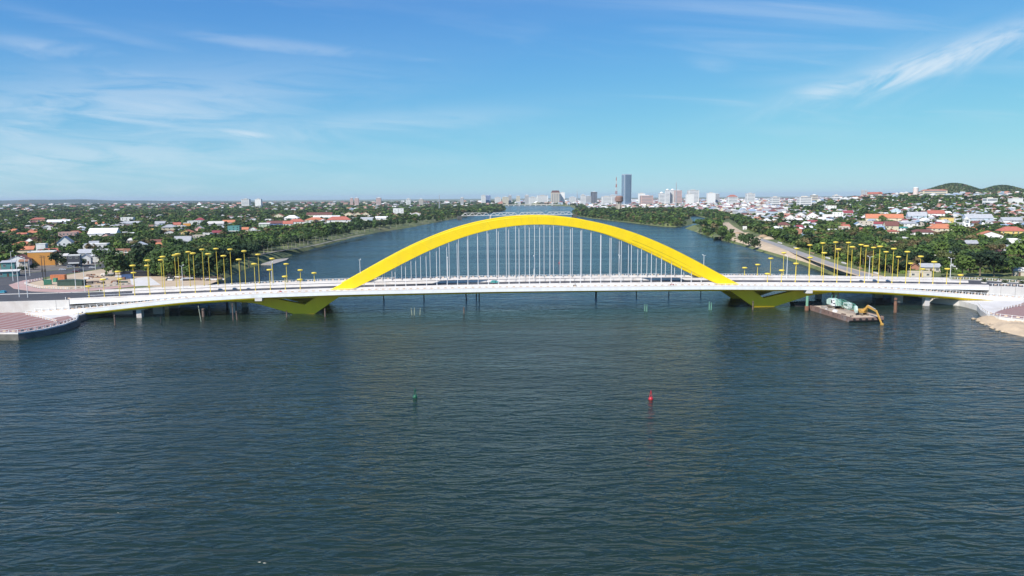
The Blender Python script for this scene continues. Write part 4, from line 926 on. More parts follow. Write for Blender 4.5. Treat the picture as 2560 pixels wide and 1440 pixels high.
# path and grass of the left park
pth = sheet('park_path', gl([(640, 637), (690, 627), (735, 621), (790, 611), (850, 597), (910, 585), (912, 586), (852, 598.6), (792, 612.6), (737, 622.8), (692, 629), (645, 640)], LAND + .05), mat('path_concrete', (.20, .19, .16), .9, .1, .2), LAND + .05); tag(pth, 'pale footpath through the left riverside park', kind='structure')
jt = thing('jetty', 'flat concrete jetty slab at the left bank', 'jetty')
jp = [G(x, y, .7) for x, y in [(652, 660), (690, 648), (722, 645), (716, 650), (678, 661)]]
MB().prism([(p.x, p.y) for p in jp], -1, .7, 'z').obj('slab', mat('weathered_slab', (.30, .28, .25), .9, .15, .2, dirt=(.18, .16, .14), dirt_amt=.6), jt); 
for q in jp[2:]: MB().lathe([(.2, .7), (.2, 1.3), (.3, 1.35)], 7, 0, (q.x * .997, q.y, 0)).obj('bollard', dark_steel, jt)
# ------------------------------------------------------------------ railway truss bridge and the low bridge farther off
tA = AT(1153, 541, 1850); tB = AT(1432, 538, 1930)
td = Vector((tB.x - tA.x, tB.y - tA.y, 0)); TL = td.length
trs = thing('truss_bridge', 'pale steel truss railway bridge crossing the river behind the arch', 'bridge', (tA.x, tA.y, 0), math.atan2(td.y, td.x))
tst = mat('pale_grey_steel', (.72, .69, .65), .6, .1, .1); NSP = 4; zlo, zhi = 8.6, 16.6
for sp in range(NSP):
    x0, x1 = sp * TL / NSP + 1.0, (sp + 1) * TL / NSP - 1.0; n = 8; p_ = (x1 - x0) / n
    for y in (-3.2, 3.2):
        mb = MB().box(x0, x1, y - .45, y + .45, zlo, zlo + 1.1).box(x0 + p_ * .9, x1 - p_ * .9, y - .45, y + .45, zhi - .9, zhi)
        for k in range(n):
            a, b = x0 + k * p_, x0 + (k + 1) * p_; up = k % 2 == 0
            mb.tube((a, y, zlo + .6 if up else zhi - .4), (b, y, zhi - .4 if up else zlo + .6), .38, n=4)
        mb.obj('truss', tst, trs)
    MB().box(x0, x1, -4.4, 4.4, zlo + .2, zlo + .75).obj('floor', tst, trs)
for sp in range(1, NSP):
    MB().prism([(-1.6, -4.5), (1.6, -4.5), (1.6, 4.5), (-1.6, 4.5)], -1, zlo, 'z').obj('pier', pale_conc, trs, (sp * TL / NSP, 0, 0))
    MB().tube((sp * TL / NSP, 0, zhi), (sp * TL / NSP, 0, zhi + 5), .3, .15, n=5).obj('mast', tst, trs)
MB().box(-10, 1.2, -4, 4, -1, zlo).obj('abutment', stonewall, trs); MB().box(TL - 1.2, TL + 10, -4, 4, -1, zlo).obj('abutment', stonewall, trs)
lA = AT(1262, 513.6, 4700); lB = AT(1385, 513.6, 4700); low = thing('low_bridge', 'long low road bridge far up the river', 'bridge', (lA.x, lA.y, 0), 0)
ll = lB.x - lA.x; MB().box(-40, ll + 40, -6, 6, 6.5, 9.0).obj('deck', pale_conc, low)
for k in range(9): MB().box(20 + k * ll / 9, 26 + k * ll / 9, -5, 5, -1, 6.5).obj('pier', pale_conc, low)
# ------------------------------------------------------------------ buildings
WALLC = {'white': (.74, .73, .71), 'cream': (.66, .58, .42), 'grey': (.42, .42, .42), 'pale blue': (.46, .55, .64), 'orange': (.70, .32, .07), 'yellow': (.70, .52, .18), 'pink': (.58, .38, .33),
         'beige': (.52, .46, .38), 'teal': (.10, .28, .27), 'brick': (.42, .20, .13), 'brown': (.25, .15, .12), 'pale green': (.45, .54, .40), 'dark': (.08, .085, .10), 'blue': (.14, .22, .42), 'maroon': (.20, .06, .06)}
ROOFC = {'red': (.38, .12, .085), 'orange': (.46, .17, .09), 'brown': (.15, .06, .05), 'maroon': (.24, .05, .06), 'grey': (.36, .37, .39), 'white': (.72, .72, .72), 'pale': (.55, .53, .50), 'rust': (.30, .15, .09), 'teal': (.05, .26, .22), 'dark': (.10, .095, .10), 'blue': (.22, .32, .45)}
WM = {k: mat('wall_' + k.replace(' ', '_'), v, .85, .08, .35, dirt=tuple(c * .62 for c in v), dirt_amt=.35, objvar=.08) for k, v in WALLC.items()}
RM = {k: mat('roof_' + k, v, .8, .16, .5, bump=.3, bscale=3.0, dirt=tuple(c * .55 for c in v), dirt_amt=.45, objvar=.1) for k, v in ROOFC.items()}
frame_m = mat('window_frame', (.62, .62, .60), .6, .05, 1.0)
win_me = MB().box(-.5, .5, -.06, .02, -.5, .5).mesh('window', glass)
fr_me = MB().box(-.58, .58, -.09, .02, .5, .58).box(-.58, .58, -.12, .02, -.6, -.5).box(-.58, -.5, -.09, .02, -.5, .5).box(.5, .58, -.09, .02, -.5, .5).box(-.03, .03, -.08, .02, -.5, .5).mesh('frame', frame_m)
door_me = MB().box(-.5, .5, -.07, .02, 0, 1).mesh('door', mat('door_wood', (.12, .07, .045), .7, .15, 1.0))
far_glass = mat('hazy_window_glass', (.20, .22, .25), .3, .25, .15)
HOUSES = []      # (px0, px1, pytop, pybase) of hand-placed ones, for keeping trees from hiding them
LAND_MARKS = []  # (x, y, phrase)
def roof_mesh(kind, w, d, h, rh, o=.55):
    mb = MB(); x, y = w / 2 + o, d / 2 + o; t = .18
    if kind == 'gs':      # ridge along x: slopes face the camera
        mb.prism([(-y, h - .1), (-y, h + .08), (0, h + rh), (y, h + .08), (y, h - .1), (0, h + rh - .2)], -x, x, 'x')
    elif kind == 'gf':    # ridge along y: gable faces the camera
        mb.prism([(-x, h - .1), (-x, h + .08), (0, h + rh), (x, h + .08), (x, h - .1), (0, h + rh - .2)], -y, y, 'y')
    elif kind == 'hip':
        k = min(x, y) * .92; a = max(x - k, .15); b = max(y - k, .15)
        if x >= y: b = .05
        else: a = .05
        mb.add([(-x, -y, h - .1), (x, -y, h - .1), (x, y, h - .1), (-x, y, h - .1), (-x, -y, h + .1), (x, -y, h + .1), (x, y, h + .1), (-x, y, h + .1), (-a, -b, h + rh), (a, -b, h + rh), (a, b, h + rh), (-a, b, h + rh)],
               [(0, 3, 2, 1), (0, 1, 5, 4), (1, 2, 6, 5), (2, 3, 7, 6), (3, 0, 4, 7), (4, 5, 9, 8), (5, 6, 10, 9), (6, 7, 11, 10), (7, 4, 8, 11), (8, 9, 10, 11)])
    elif kind == 'shed':
        mb.add([(-x, -y, h + .05), (x, -y, h + .05), (x, y, h + rh), (-x, y, h + rh), (-x, -y, h + .2), (x, -y, h + .2), (x, y, h + rh + .15), (-x, y, h + rh + .15)], [(0, 3, 2, 1), (4, 5, 6, 7), (0, 1, 5, 4), (1, 2, 6, 5), (2, 3, 7, 6), (3, 0, 4, 7)])
    else:                 # flat with parapet and a stair head
        x, y = w / 2 + .12, d / 2 + .12
        mb.box(-x, x, -y, y, h - .02, h + .22)
        for a0, a1, b0, b1 in ((-x, x, -y, -y + .2), (-x, x, y - .2, y), (-x, -x + .2, -y + .2, y - .2), (x - .2, x, -y + .2, y - .2)): mb.box(a0, a1, b0, b1, h + .22, h + .75)
    return mb
def wall_mesh(kind, w, d, h, rh):
    mb = MB().box(-w / 2, w / 2, -d / 2, d / 2, -1.5, h)
    if kind == 'gf': mb.prism([(-w / 2, h - .02), (w / 2, h - .02), (0, h + rh - .25)], -d / 2, d / 2, 'y')
    elif kind == 'gs': mb.prism([(-d / 2, h - .02), (d / 2, h - .02), (0, h + rh - .25)], -w / 2, w / 2, 'x')
    elif kind == 'shed': mb.add([(-w / 2, -d / 2, h), (w / 2, -d / 2, h), (w / 2, d / 2, h + rh), (-w / 2, d / 2, h + rh), (w / 2, d / 2, h), (-w / 2, d / 2, h)], [(3, 2, 4, 5), (1, 4, 2), (0, 3, 5)])
    return mb
def house(x, y, w, d, h, rz, wall, kind, roof, label, name='house', rh=None, group=None, windows=1, cat='house', extra=None):
    z = float(hgt(x, y)); rh = rh if rh is not None else (.32 * (w if kind == 'gf' else d) if kind in ('gf', 'gs') else (.28 * min(w, d) if kind == 'hip' else (1.2 if kind == 'shed' else .5)))
    o = thing(name, label, cat, (x, y, z), rz, group)
    wl = wall_mesh(kind, w, d, h, rh).obj('wall', WM[wall], o)
    rf = roof_mesh(kind, w, d, h, rh).obj('roof', RM[roof] if kind != 'flat' else WM['white' if wall in ('dark', 'orange') else wall], o)
    if kind in ('gf', 'gs') and windows: 
        (MB().box(-w / 2 - .6, w / 2 + .6, -.18, .18, h + rh - .12, h + rh + .12) if kind == 'gs' else MB().box(-.18, .18, -d / 2 - .6, d / 2 + .6, h + rh - .12, h + rh + .12)).obj('ridge_cap', RM[roof], rf)
    if windows and wall != 'orange':
        fl = max(1, int(round(h / 3.4))); fh = h / fl
        sx = 1 if x < 0 else -1
        for face in ('front', 'side'):
            ln = w if face == 'front' else d; n = max(1, min(5 if windows > 1 else 3, int(ln / 3.2)))
            for f in range(fl):
                for k in range(n):
                    u_ = -ln / 2 + (k + .5) * ln / n; zz = f * fh + fh * .56
                    if face == 'front' and f == 0 and k == n // 2:
                        link('door', door_me, o, (u_, -d / 2, 0), 0, (1.1, 1, 2.2)); continue
                    if random.random() < .12: continue
                    ww, hh = min(1.5, ln / n * .5), min(1.5, fh * .45)
                    loc, r_ = ((u_, -d / 2, zz), 0) if face == 'front' else ((sx * w / 2, -u_ * sx, zz), sx * math.pi / 2)
                    wd = link('window', win_me, o, loc, r_, (ww, 1, hh))
                    if windows > 1: link('frame', fr_me, wd)
        if fl > 1 and kind == 'flat' and random.random() < .6: MB().box(-w * .42, w * .42, -d / 2 - 1.1, -d / 2 + .05, fh - .1, fh + .1).box(-w * .42, w * .42, -d / 2 - 1.1, -d / 2 - 1.02, fh + .1, fh + .95).obj('balcony', WM['white'], o)
    return o
def gxy(px, py):
    p = G(px, py, LAND)
    for _ in range(8): p = G(px, py, float(hgt(p.x, p.y)))
    return p
def hh(px0, px1, pyt, pyb, wall, kind, roof, phrase, deep=.8, rz=0.0, name='house', cat='house', frac=None, win=1, up=0):
    """a surveyed building: its left/right edges, top and foot as seen, phrase = its label"""
    c = gxy((px0 + px1) / 2, pyb + up); D = c.y; w = (px1 - px0) / FPX * D * .94; H_ = (pyb + up - pyt) / FPX * D
    fr_ = frac if frac is not None else {'gf': .38, 'gs': .42, 'hip': .38, 'shed': .18, 'flat': .06}[kind]
    # roofs seen from above also show their depth: part of the apparent height is plan depth
    see = (CAM_H - c.z) / D
    d = max(4.0, w * deep); 
    h_tot = max(3.0, H_ - (d * see * (.5 if kind in ('gf', 'gs', 'hip') else .9)))
    rh = max(.5, h_tot * fr_); h = max(2.4, h_tot - rh)
    rz_ = rz + math.atan2(-c.x, c.y) * .55
    HOUSES.append((px0, px1, pyt, pyb + up, D)); 
    o = house(c.x, c.y + d / 2, w, d, h, rz_, wall, kind, roof, phrase, name, rh if kind != 'flat' else None, None, win, cat)
    occupied.append((c.x, c.y + d / 2, max(w, d) * .62))
    LAND_MARKS.append((c.x, c.y + d / 2, phrase))
    return o
occupied = []
T = [ # left bank, front rows
 (15, 63, 636, 668, 'white', 'gf', 'brown', 'white gabled house with brown roof left of the orange house', .9), (67, 128, 626, 664, 'orange', 'flat', 'brown', 'bright orange flat-roofed house at the street corner', .6), (0, 30, 651, 674, 'teal', 'shed', 'grey', 'teal shop with pale tin roof at left edge', .8),
 (-10, 37, 674, 692, 'teal', 'shed', 'pale', 'low open shop under white awning at left edge', .6), (25, 72, 603, 622, 'cream', 'hip', 'orange', 'orange hipped roof house among trees behind the orange house', .8), (39, 80, 615, 636, 'cream', 'gs', 'orange', 'orange tiled long roof just behind the orange house', .5),
 (90, 112, 608, 640, 'white', 'flat', 'white', 'small tall white block behind the orange house', .9), (82, 140, 622, 645, 'brown', 'hip', 'brown', 'dark brown tiled roof behind the orange house', .5), (139, 172, 590, 632, 'white', 'gf', 'grey', 'narrow white house with grey sloping roof', 1.1), (143, 186, 579, 606, 'pink', 'flat', 'pale', 'unfinished pinkish concrete block amid trees', .7),
 (218, 286, 570, 602, 'white', 'gs', 'white', 'large white modern villa with thin white roofs', .6), (205, 262, 608, 632, 'white', 'flat', 'white', 'long plain white block left of the round tree', .6), (188, 265, 622, 645, 'grey', 'gs', 'grey', 'grey house with wide grey roof before the white block', .6),
 (196, 222, 634, 660, 'white', 'gf', 'pale', 'small white gabled house facing the street', 1.0), (146, 165, 634, 662, 'cream', 'shed', 'pale', 'cream shopfront in the street row', .8), (166, 196, 636, 668, 'dark', 'flat', 'dark', 'dark shopfront with painted-in shade on the street', .8), (222, 266, 634, 655, 'white', 'shed', 'white', 'white roofed shop at the street end', .6), (48, 66, 648, 676, 'beige', 'shed', 'rust', 'small beige lean-to in front of the white gabled house', .8), (270, 306, 622, 640, 'pale green', 'shed', 'rust', 'low pale green shed right of the villa', .6),  # shade over the dark street shopfront is put into its wall colour
 (114, 168, 549, 562, 'white', 'gs', 'white', 'long white metal roof shed amid left trees', .5), (103, 130, 561, 576, 'white', 'gf', 'brown', 'white house with brown gable below the long white shed', .9), (72, 111, 544, 556, 'cream', 'hip', 'red', 'wide red roof house amid left trees', .6), (237, 262, 555, 566, 'cream', 'gs', 'orange', 'orange roofed house behind the villa', .6), (62, 90, 563, 574, 'grey', 'shed', 'pale', 'pale low roof deep in left trees', .6),
 (321, 364, 604, 634, 'white', 'gf', 'white', 'big white barn-like house behind the round tree', .9), (314, 335, 595, 610, 'cream', 'hip', 'pale', 'cream house with round pale roof', .8), (375, 412, 598, 620, 'white', 'gs', 'brown', 'white house with dark brown roof behind the trees', .7), (432, 473, 590, 622, 'white', 'gs', 'grey', 'white house with broad grey tin roof', .8), (480, 511, 587, 603, 'beige', 'flat', 'white', 'beige flat block behind the wooded yard', .7),
 (446, 479, 574, 592, 'yellow', 'gf', 'orange', 'yellow gabled house with orange roof', .9), (408, 434, 575, 588, 'white', 'gf', 'orange', 'white gabled house with orange roof left of the yellow one', .9), (399, 438, 561, 580, 'cream', 'hip', 'grey', 'cream house under wide grey hipped roof', .8), (512, 550, 576, 590, 'white', 'gs', 'maroon', 'maroon roofed house with white upper frame', .7), (486, 509, 544, 560, 'white', 'hip', 'maroon', 'white villa with maroon hipped roof', .8), (466, 500, 552, 566, 'white', 'flat', 'white', 'white block before the maroon roofed villa', .6),
 (555, 586, 550, 564, 'grey', 'gs', 'orange', 'long orange roof over grey walls', .5), (568, 598, 564, 584, 'teal', 'flat', 'teal', 'dark green netted house', .8), (598, 620, 568, 582, 'cream', 'gs', 'orange', 'cream house with orange roof, left of a gable pair', .7), (621, 641, 567, 582, 'white', 'gf', 'orange', 'white gable house with orange roof, right of a pair', .8), (519, 556, 553, 568, 'grey', 'gs', 'pale', 'grey sheds with pale roofs', .6), (308, 330, 622, 640, 'brick', 'flat', 'rust', 'rust red brick hut left of the round tree', .8), (440, 466, 606, 622, 'white', 'flat', 'white', 'white cube house below the grey tin roof', .9),
 (300, 330, 543, 558, 'white', 'flat', 'white', 'white flat house amid far left trees', .7), (306, 345, 553, 566, 'white', 'gs', 'grey', 'white long-roofed house below the white flat one', .6), (385, 410, 553, 566, 'pale blue', 'gs', 'grey', 'blue grey house with grey roof', .7), (430, 450, 556, 570, 'cream', 'gs', 'red', 'red roofed house behind the grey hipped roof', .8), (456, 474, 557, 570, 'orange', 'flat', 'pale', 'small pale orange house', .8),
 # left park edge, school group
 (664, 708, 552, 567, 'blue', 'gs', 'brown', 'long blue colonnaded house with brown roof', .6), (709, 745, 538, 556, 'white', 'hip', 'white', 'big white hall with white roof', .7), (683, 707, 534, 549, 'cream', 'gf', 'red', 'cream gable house left of the white hall', .9), (764, 830, 531, 545, 'cream', 'gs', 'brown', 'long brown roofed school wing', .3), (760, 810, 543, 560, 'cream', 'hip', 'orange', 'orange hipped school roof on the left', .7),
 (814, 876, 541, 564, 'white', 'hip', 'red', 'white two storey school with red hipped roof', .45), (706, 731, 552, 570, 'white', 'gs', 'red', 'low red roof near the park, left one', .7), (719, 760, 547, 566, 'white', 'hip', 'red', 'low red roofs near the park, right one', .6), (857, 882, 530, 545, 'cream', 'gf', 'orange', 'orange gable behind the school, left of three', .9), (882, 903, 530, 546, 'cream', 'gf', 'orange', 'orange gable behind the school, middle of three', .9), (903, 921, 530, 543, 'cream', 'gf', 'orange', 'orange gable behind the school, right of three', .9), (645, 672, 557, 574, 'pale green', 'shed', 'pale', 'pale green shed near the park', .8), (780, 850, 539, 548, 'white', 'gs', 'white', 'long white school roof', .3),
 (981, 1008, 520, 541, 'white', 'flat', 'white', 'tall white riverside block near the truss bridge', .8), (937, 969, 541, 552, 'white', 'gs', 'white', 'white riverside shed roof', .5), (900, 936, 543, 553, 'white', 'gs', 'grey', 'grey roofed riverside sheds', .5), (1026, 1052, 530, 541, 'white', 'gf', 'red', 'small red and white house by the river', .7),
 # right bank
 (1964, 1990, 536, 556, 'white', 'gf', 'red', 'white gabled house with red roof, upper right bank', .9), (1992, 2016, 530, 549, 'white', 'gf', 'grey', 'white gabled house with grey roof, upper right bank', .9), (2020, 2048, 530, 553, 'white', 'gf', 'red', 'house with steep red gable on the right bank', .8), (2022, 2046, 550, 564, 'white', 'gs', 'maroon', 'crimson roofed low house on the right bank', .8), (2170, 2259, 535, 560, 'cream', 'gs', 'orange', 'long orange roofed school on the right bank', .25), (2066, 2092, 514, 526, 'white', 'flat', 'white', 'white box building above the right bank', .6), (2229, 2255, 521, 538, 'pale blue', 'gf', 'red', 'pale blue gabled house behind the long school', .8),
 (2216, 2248, 553, 580, 'cream', 'gs', 'brown', 'cream house with dark brown roof below the long school', .8), (1946, 1976, 555, 574, 'cream', 'hip', 'brown', 'cream house with brown roof near the dirt road', .7), (2247, 2271, 567, 580, 'white', 'shed', 'teal', 'green metal roof beside the brown roofed house', .8), (2220, 2250, 574, 586, 'cream', 'hip', 'red', 'small red hipped roof below the brown roofed house', .8), (2105, 2126, 561, 576, 'white', 'gs', 'red', 'red roof sunk among right bank trees', .8), (2150, 2185, 552, 570, 'beige', 'flat', 'pale', 'bare grey block left of the brown roofed house', .7), (2186, 2216, 554, 568, 'pale blue', 'gs', 'maroon', 'blue house with maroon roof right of the bare grey block', .7),
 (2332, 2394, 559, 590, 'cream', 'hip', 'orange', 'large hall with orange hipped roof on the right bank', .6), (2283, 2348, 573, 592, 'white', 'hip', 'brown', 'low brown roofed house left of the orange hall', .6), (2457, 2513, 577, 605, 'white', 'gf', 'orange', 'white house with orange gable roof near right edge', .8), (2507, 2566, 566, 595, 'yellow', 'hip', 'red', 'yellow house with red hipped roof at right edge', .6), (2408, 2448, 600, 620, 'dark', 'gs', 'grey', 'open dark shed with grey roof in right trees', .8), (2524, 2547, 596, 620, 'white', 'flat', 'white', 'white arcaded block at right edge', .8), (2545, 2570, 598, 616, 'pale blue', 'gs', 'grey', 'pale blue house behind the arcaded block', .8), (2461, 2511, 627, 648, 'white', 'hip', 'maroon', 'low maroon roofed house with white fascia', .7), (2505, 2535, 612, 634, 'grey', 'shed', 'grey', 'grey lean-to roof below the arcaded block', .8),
 (2261, 2297, 555, 572, 'white', 'shed', 'grey', 'white house with blue windows, grey roof', .8), (2276, 2320, 530, 554, 'pale blue', 'gs', 'grey', 'blank grey blue wall house above the orange hall', .7), (2325, 2365, 526, 546, 'white', 'gs', 'red', 'white house with bright red roof above the orange hall', .7), (2422, 2486, 535, 560, 'pale blue', 'gs', 'grey', 'long grey blue roof beside the church tower', .6), (2511, 2558, 543, 562, 'grey', 'gs', 'grey', 'long grey roof at right edge', .6), (2356, 2386, 545, 562, 'yellow', 'flat', 'pale', 'yellow pavilion behind the orange hall', .7), (2390, 2420, 556, 572, 'grey', 'flat', 'pale', 'grey block right behind the orange hall', .6),
 (2278, 2298, 657, 680, 'brick', 'gf', 'rust', 'red brick hut beside the bridge on the right bank', .9), (2307, 2354, 658, 680, 'beige', 'gs', 'grey', 'ruined white house with grey roof beside the bridge', .7), (2276, 2330, 680, 692, 'beige', 'flat', 'white', 'low broken pale walls beside the bridge', .2), (2380, 2398, 660, 676, 'white', 'gs', 'grey', 'small white hut in right bank trees', .8), (2540, 2566, 668, 690, 'beige', 'gs', 'pale', 'beige hut at right edge beside the bridge', .8), (1990, 2006, 572, 588, 'brick', 'flat', 'pale', 'half built brick hut in right trees', .8), (1858, 1868, 566, 574, 'white', 'flat', 'white', 'tiny white hut at the dirt road bend', .8), (2085, 2110, 530, 548, 'white', 'flat', 'white', 'white flat house left of the long school', .8), (2110, 2135, 526, 542, 'white', 'gs', 'maroon', 'maroon roofed house left of the long school', .8), (2060, 2085, 536, 552, 'white', 'gs', 'pale', 'white house with pale roof on the right bank', .8)]
for t_ in T:
    a = t_; nm = 'school_building' if 'school' in a[7] and a[1] - a[0] > 40 else ('shed' if 'shed' in a[7] else 'house')
    hh(*a[:8], deep=a[8], rz=random.uniform(-.12, .12), name=nm, cat='school' if nm == 'school_building' else ('shed' if nm == 'shed' else 'house'), win=2 if a[3] > 585 else 1)

# white church tower near the right edge
def church():
    c = gxy(2414, 578); D = c.y; k = D / FPX; w = 17 * k; H_ = 34 * k
    o = thing('church_tower', 'white tiered church bell tower near the right edge', 'tower', c, -.25); HOUSES.append((2402, 2427, 543, 578, D)); occupied.append((c.x, c.y, w)); LAND_MARKS.append((c.x, c.y, 'white tiered church bell tower near the right edge'))
    MB().box(-w / 2, w / 2, -w / 2, w / 2, -1, H_ * .35).obj('base_tier', WM['white'], o); MB().box(-w * .4, w * .4, -w * .4, w * .4, H_ * .35, H_ * .6).obj('middle_tier', WM['white'], o)
    for sx in (-1, 1):
        for sy in (-1, 1): MB().box(sx * w * .3 - w * .06, sx * w * .3 + w * .06, sy * w * .3 - w * .06, sy * w * .3 + w * .06, H_ * .6, H_ * .86).obj('belfry_post', WM['white'], o)
    MB().box(-w * .4, w * .4, -w * .4, w * .4, H_ * .86, H_ * .9).obj('belfry_roof', WM['white'], o); MB().lathe([(w * .3, H_ * .9), (w * .2, H_ * .96), (.1, H_ * 1.02)], 8).obj('cupola', WM['white'], o)
    MB().box(-.1, .1, -.06, .06, H_ * 1.02, H_ * 1.02 + 1.5).box(-.45, .45, -.06, .06, H_ * 1.02 + .8, H_ * 1.02 + 1.0).obj('cross', WM['white'], o)
    for z_ in (.12, .45): link('window', win_me, o, (0, -w / 2 if z_ < .3 else -w * .4, H_ * z_), 0, (w * .25, 1, H_ * .12))
    link('door', door_me, o, (0, -w / 2, -.2), 0, (w * .3, 1, 3.0))
church()

# ------------------------------------------------------------------ skyline
def block(px0, px1, pyt, D, wall, label, name='apartment_block', bands=True, depth=None, top=None, vert=False):
    D = D * 1.22 if 3000 <= D < 4000 and px0 < 2000 else D
    a, b = AT(px0, pyt, D), AT(px1, pyt, D); w = (b.x - a.x); cx = (a.x + b.x) / 2; z0 = float(hgt(cx, D)); H_ = max(8, a.z - z0); d = depth or max(12, w * .7)
    o = thing(name, label, 'building', (cx, D + d / 2, z0), 0); occupied.append((cx, D + d / 2, max(w, d) * .6)); LAND_MARKS.append((cx, D, label))
    MB().box(-w / 2, w / 2, -d / 2, d / 2, -2, H_).obj('wall', WM[wall], o)
    MB().box(-w / 2 - .4, w / 2 + .4, -d / 2 - .4, d / 2 + .4, H_, H_ + 1.2).obj('parapet', WM[wall], o)
    MB().box(-w * .2, w * .2, -d * .2, d * .2, H_ + 1.2, H_ + 4.2).obj('roof_house', WM['white' if wall != 'white' else 'beige'], o)
    if bands and not vert:
        n = max(2, int(H_ / 7))
        for k in range(n): z_ = (k + .45) * H_ / n; MB().box(-w * .44, w * .44, -d / 2 - .25, -d / 2 + .1, z_, z_ + H_ / n * .42).obj('window_band', far_glass, o)
        for k in range(n): z_ = (k + .45) * H_ / n; sx = -1 if cx > 0 else 1; MB().box(sx * w / 2 - .25, sx * w / 2 + .25, -d * .42, d * .42, z_, z_ + H_ / n * .42).obj('window_band', far_glass, o)
    if vert:
        for k in range(4): x_ = -w * .38 + k * w * .25; MB().box(x_, x_ + w * .1, -d / 2 - .25, -d / 2 + .1, H_ * .08, H_ * .92).obj('window_strip', far_glass, o)
    if top == 'mansard': MB().prism([(-w / 2 - .5, H_), (w / 2 + .5, H_), (w * .36, H_ + H_ * .2), (-w * .36, H_ + H_ * .2)], -d / 2, d / 2).obj('roof', RM['brown'], o)
    if top == 'dome': MB().lathe([(w * .3, H_), (w * .27, H_ + w * .16), (w * .12, H_ + w * .28), (.2, H_ + w * .31)], 10).obj('dome', WM['white'], o)
    if top == 'hip': roof_mesh('hip', w, d, H_, H_ * .22, 1.0).obj('roof', RM['red'], o)
    return o
SKY = [(1203, 1214, 488.5, 5300, 'white', 'white half of the twin far river blocks', {}), (1214, 1226, 489, 5350, 'blue', 'blue glass half of the twin far river blocks', {'vert': True}), (1151, 1159, 494.5, 4600, 'grey', 'thin grey tower left of the twin blocks', {'vert': True}), (1237, 1252, 493.5, 5300, 'white', 'white block right of the twin blocks', {}), (1256, 1271, 493, 5300, 'cream', 'cream block with wide front by the far river', {}), (1271, 1279, 489, 5350, 'grey', 'slim grey slab by the far river', {}),
       (1291, 1300, 490.5, 5300, 'cream', 'slim cream tower by the far river', {}), (1312, 1322, 488, 5300, 'grey', 'dark striped tower by the far river', {'vert': True}), (1322, 1342, 493, 5300, 'white', 'low wide white block by the far river', {}), (1343, 1370, 489, 5300, 'white', 'wide white windowed hotel by the far river', {}), (1378, 1400, 482, 5300, 'beige', 'beige hotel with dark mansard roof by the far river', {'vert': True, 'top': 'mansard'}), (1400, 1412, 481.5, 5350, 'white', 'blank white slab beside the mansard hotel', {'bands': False}),
       (1424, 1440, 493, 5300, 'white', 'white block right of the mansard hotel', {}), (1452, 1464, 488, 3600, 'white', 'white stepped block before the dark tower', {}), (1464, 1478, 491, 3600, 'grey', 'grey low block before the dark tower', {}), (1478, 1493, 480.5, 3650, 'dark', 'dark glass office block in the skyline', {'vert': True}), (1505, 1530, 491.5, 3400, 'white', 'long white block left of the lattice mast', {}), (1525, 1540, 488.5, 3500, 'white', 'white block at the lattice mast foot', {}),
       (1597, 1613, 484, 3300, 'white', 'white block right of the skyscraper', {'bands': False}), (1603, 1633, 489.5, 3100, 'pink', 'wide pinkish block right of the skyscraper', {}), (1648, 1662, 483.5, 3300, 'white', 'domed white block in the skyline', {'top': 'dome'}), (1664, 1675, 475.5, 3400, 'white', 'white hotel tower, left of three', {'top': 'dome'}), (1676, 1688, 475.5, 3420, 'white', 'white hotel tower, middle of three', {'top': 'dome'}), (1688, 1705, 476.5, 3400, 'pink', 'pinkish white hotel tower, right of three', {}),
       (1722, 1748, 476, 3400, 'white', 'broad white slab hotel with window grid', {}), (1717, 1735, 486, 3300, 'white', 'lower white wing before the slab hotel', {'bands': False}), (1770, 1789, 483, 3400, 'white', 'plain white block right of the slab hotel', {'bands': False}), (1789, 1799, 485.5, 3450, 'grey', 'small grey slab right of the plain white block', {}), (1868, 1888, 484, 3400, 'white', 'white block with cornice on the right skyline', {'bands': True}), (1821, 1845, 492, 3000, 'white', 'wide white building with pagoda roof', {'top': 'hip'}),
       (603, 622, 498.5, 4200, 'white', 'left white block of the far left pair', {}), (637, 652, 498.5, 4200, 'white', 'right white block of the far left pair', {'bands': False}), (875, 882, 496, 4300, 'pink', 'far pinkish slab, left of two', {}), (886, 896, 496, 4300, 'pink', 'far pinkish slab, right of two', {}), (940, 952, 495.5, 4300, 'pink', 'far square pink block alone', {}), (1015, 1026, 498, 4300, 'white', 'far white block left of the thin mast', {}), (1047, 1058, 498.5, 4300, 'beige', 'far beige block left of the thin mast', {}),
       (2308, 2369, 477, 3000, 'cream', 'long cream hospital with maroon roof below the hills', {'top': 'hip', 'depth': 22}), (2085, 2100, 489, 2900, 'white', 'white block on the right rise, left one', {}), (2030, 2045, 488.5, 2900, 'beige', 'beige block on the right rise', {}), (2440, 2455, 492, 2600, 'white', 'pale arched block under the first hill', {}), (2000, 2030, 493, 2500, 'white', 'wide white block at the foot of the right rise', {}), (1930, 1950, 493.5, 2900, 'white', 'low white block on the right skyline', {}), (2468, 2494, 497, 2000, 'white', 'white box building under the hills', {}), (2532, 2558, 497, 2000, 'white', 'white box building at right edge under the hills', {'bands': False}), (1560, 1576, 489, 3500, 'grey', 'grey podium block below the skyscraper', {})]
for a in SKY: block(*a[:6], **a[6])
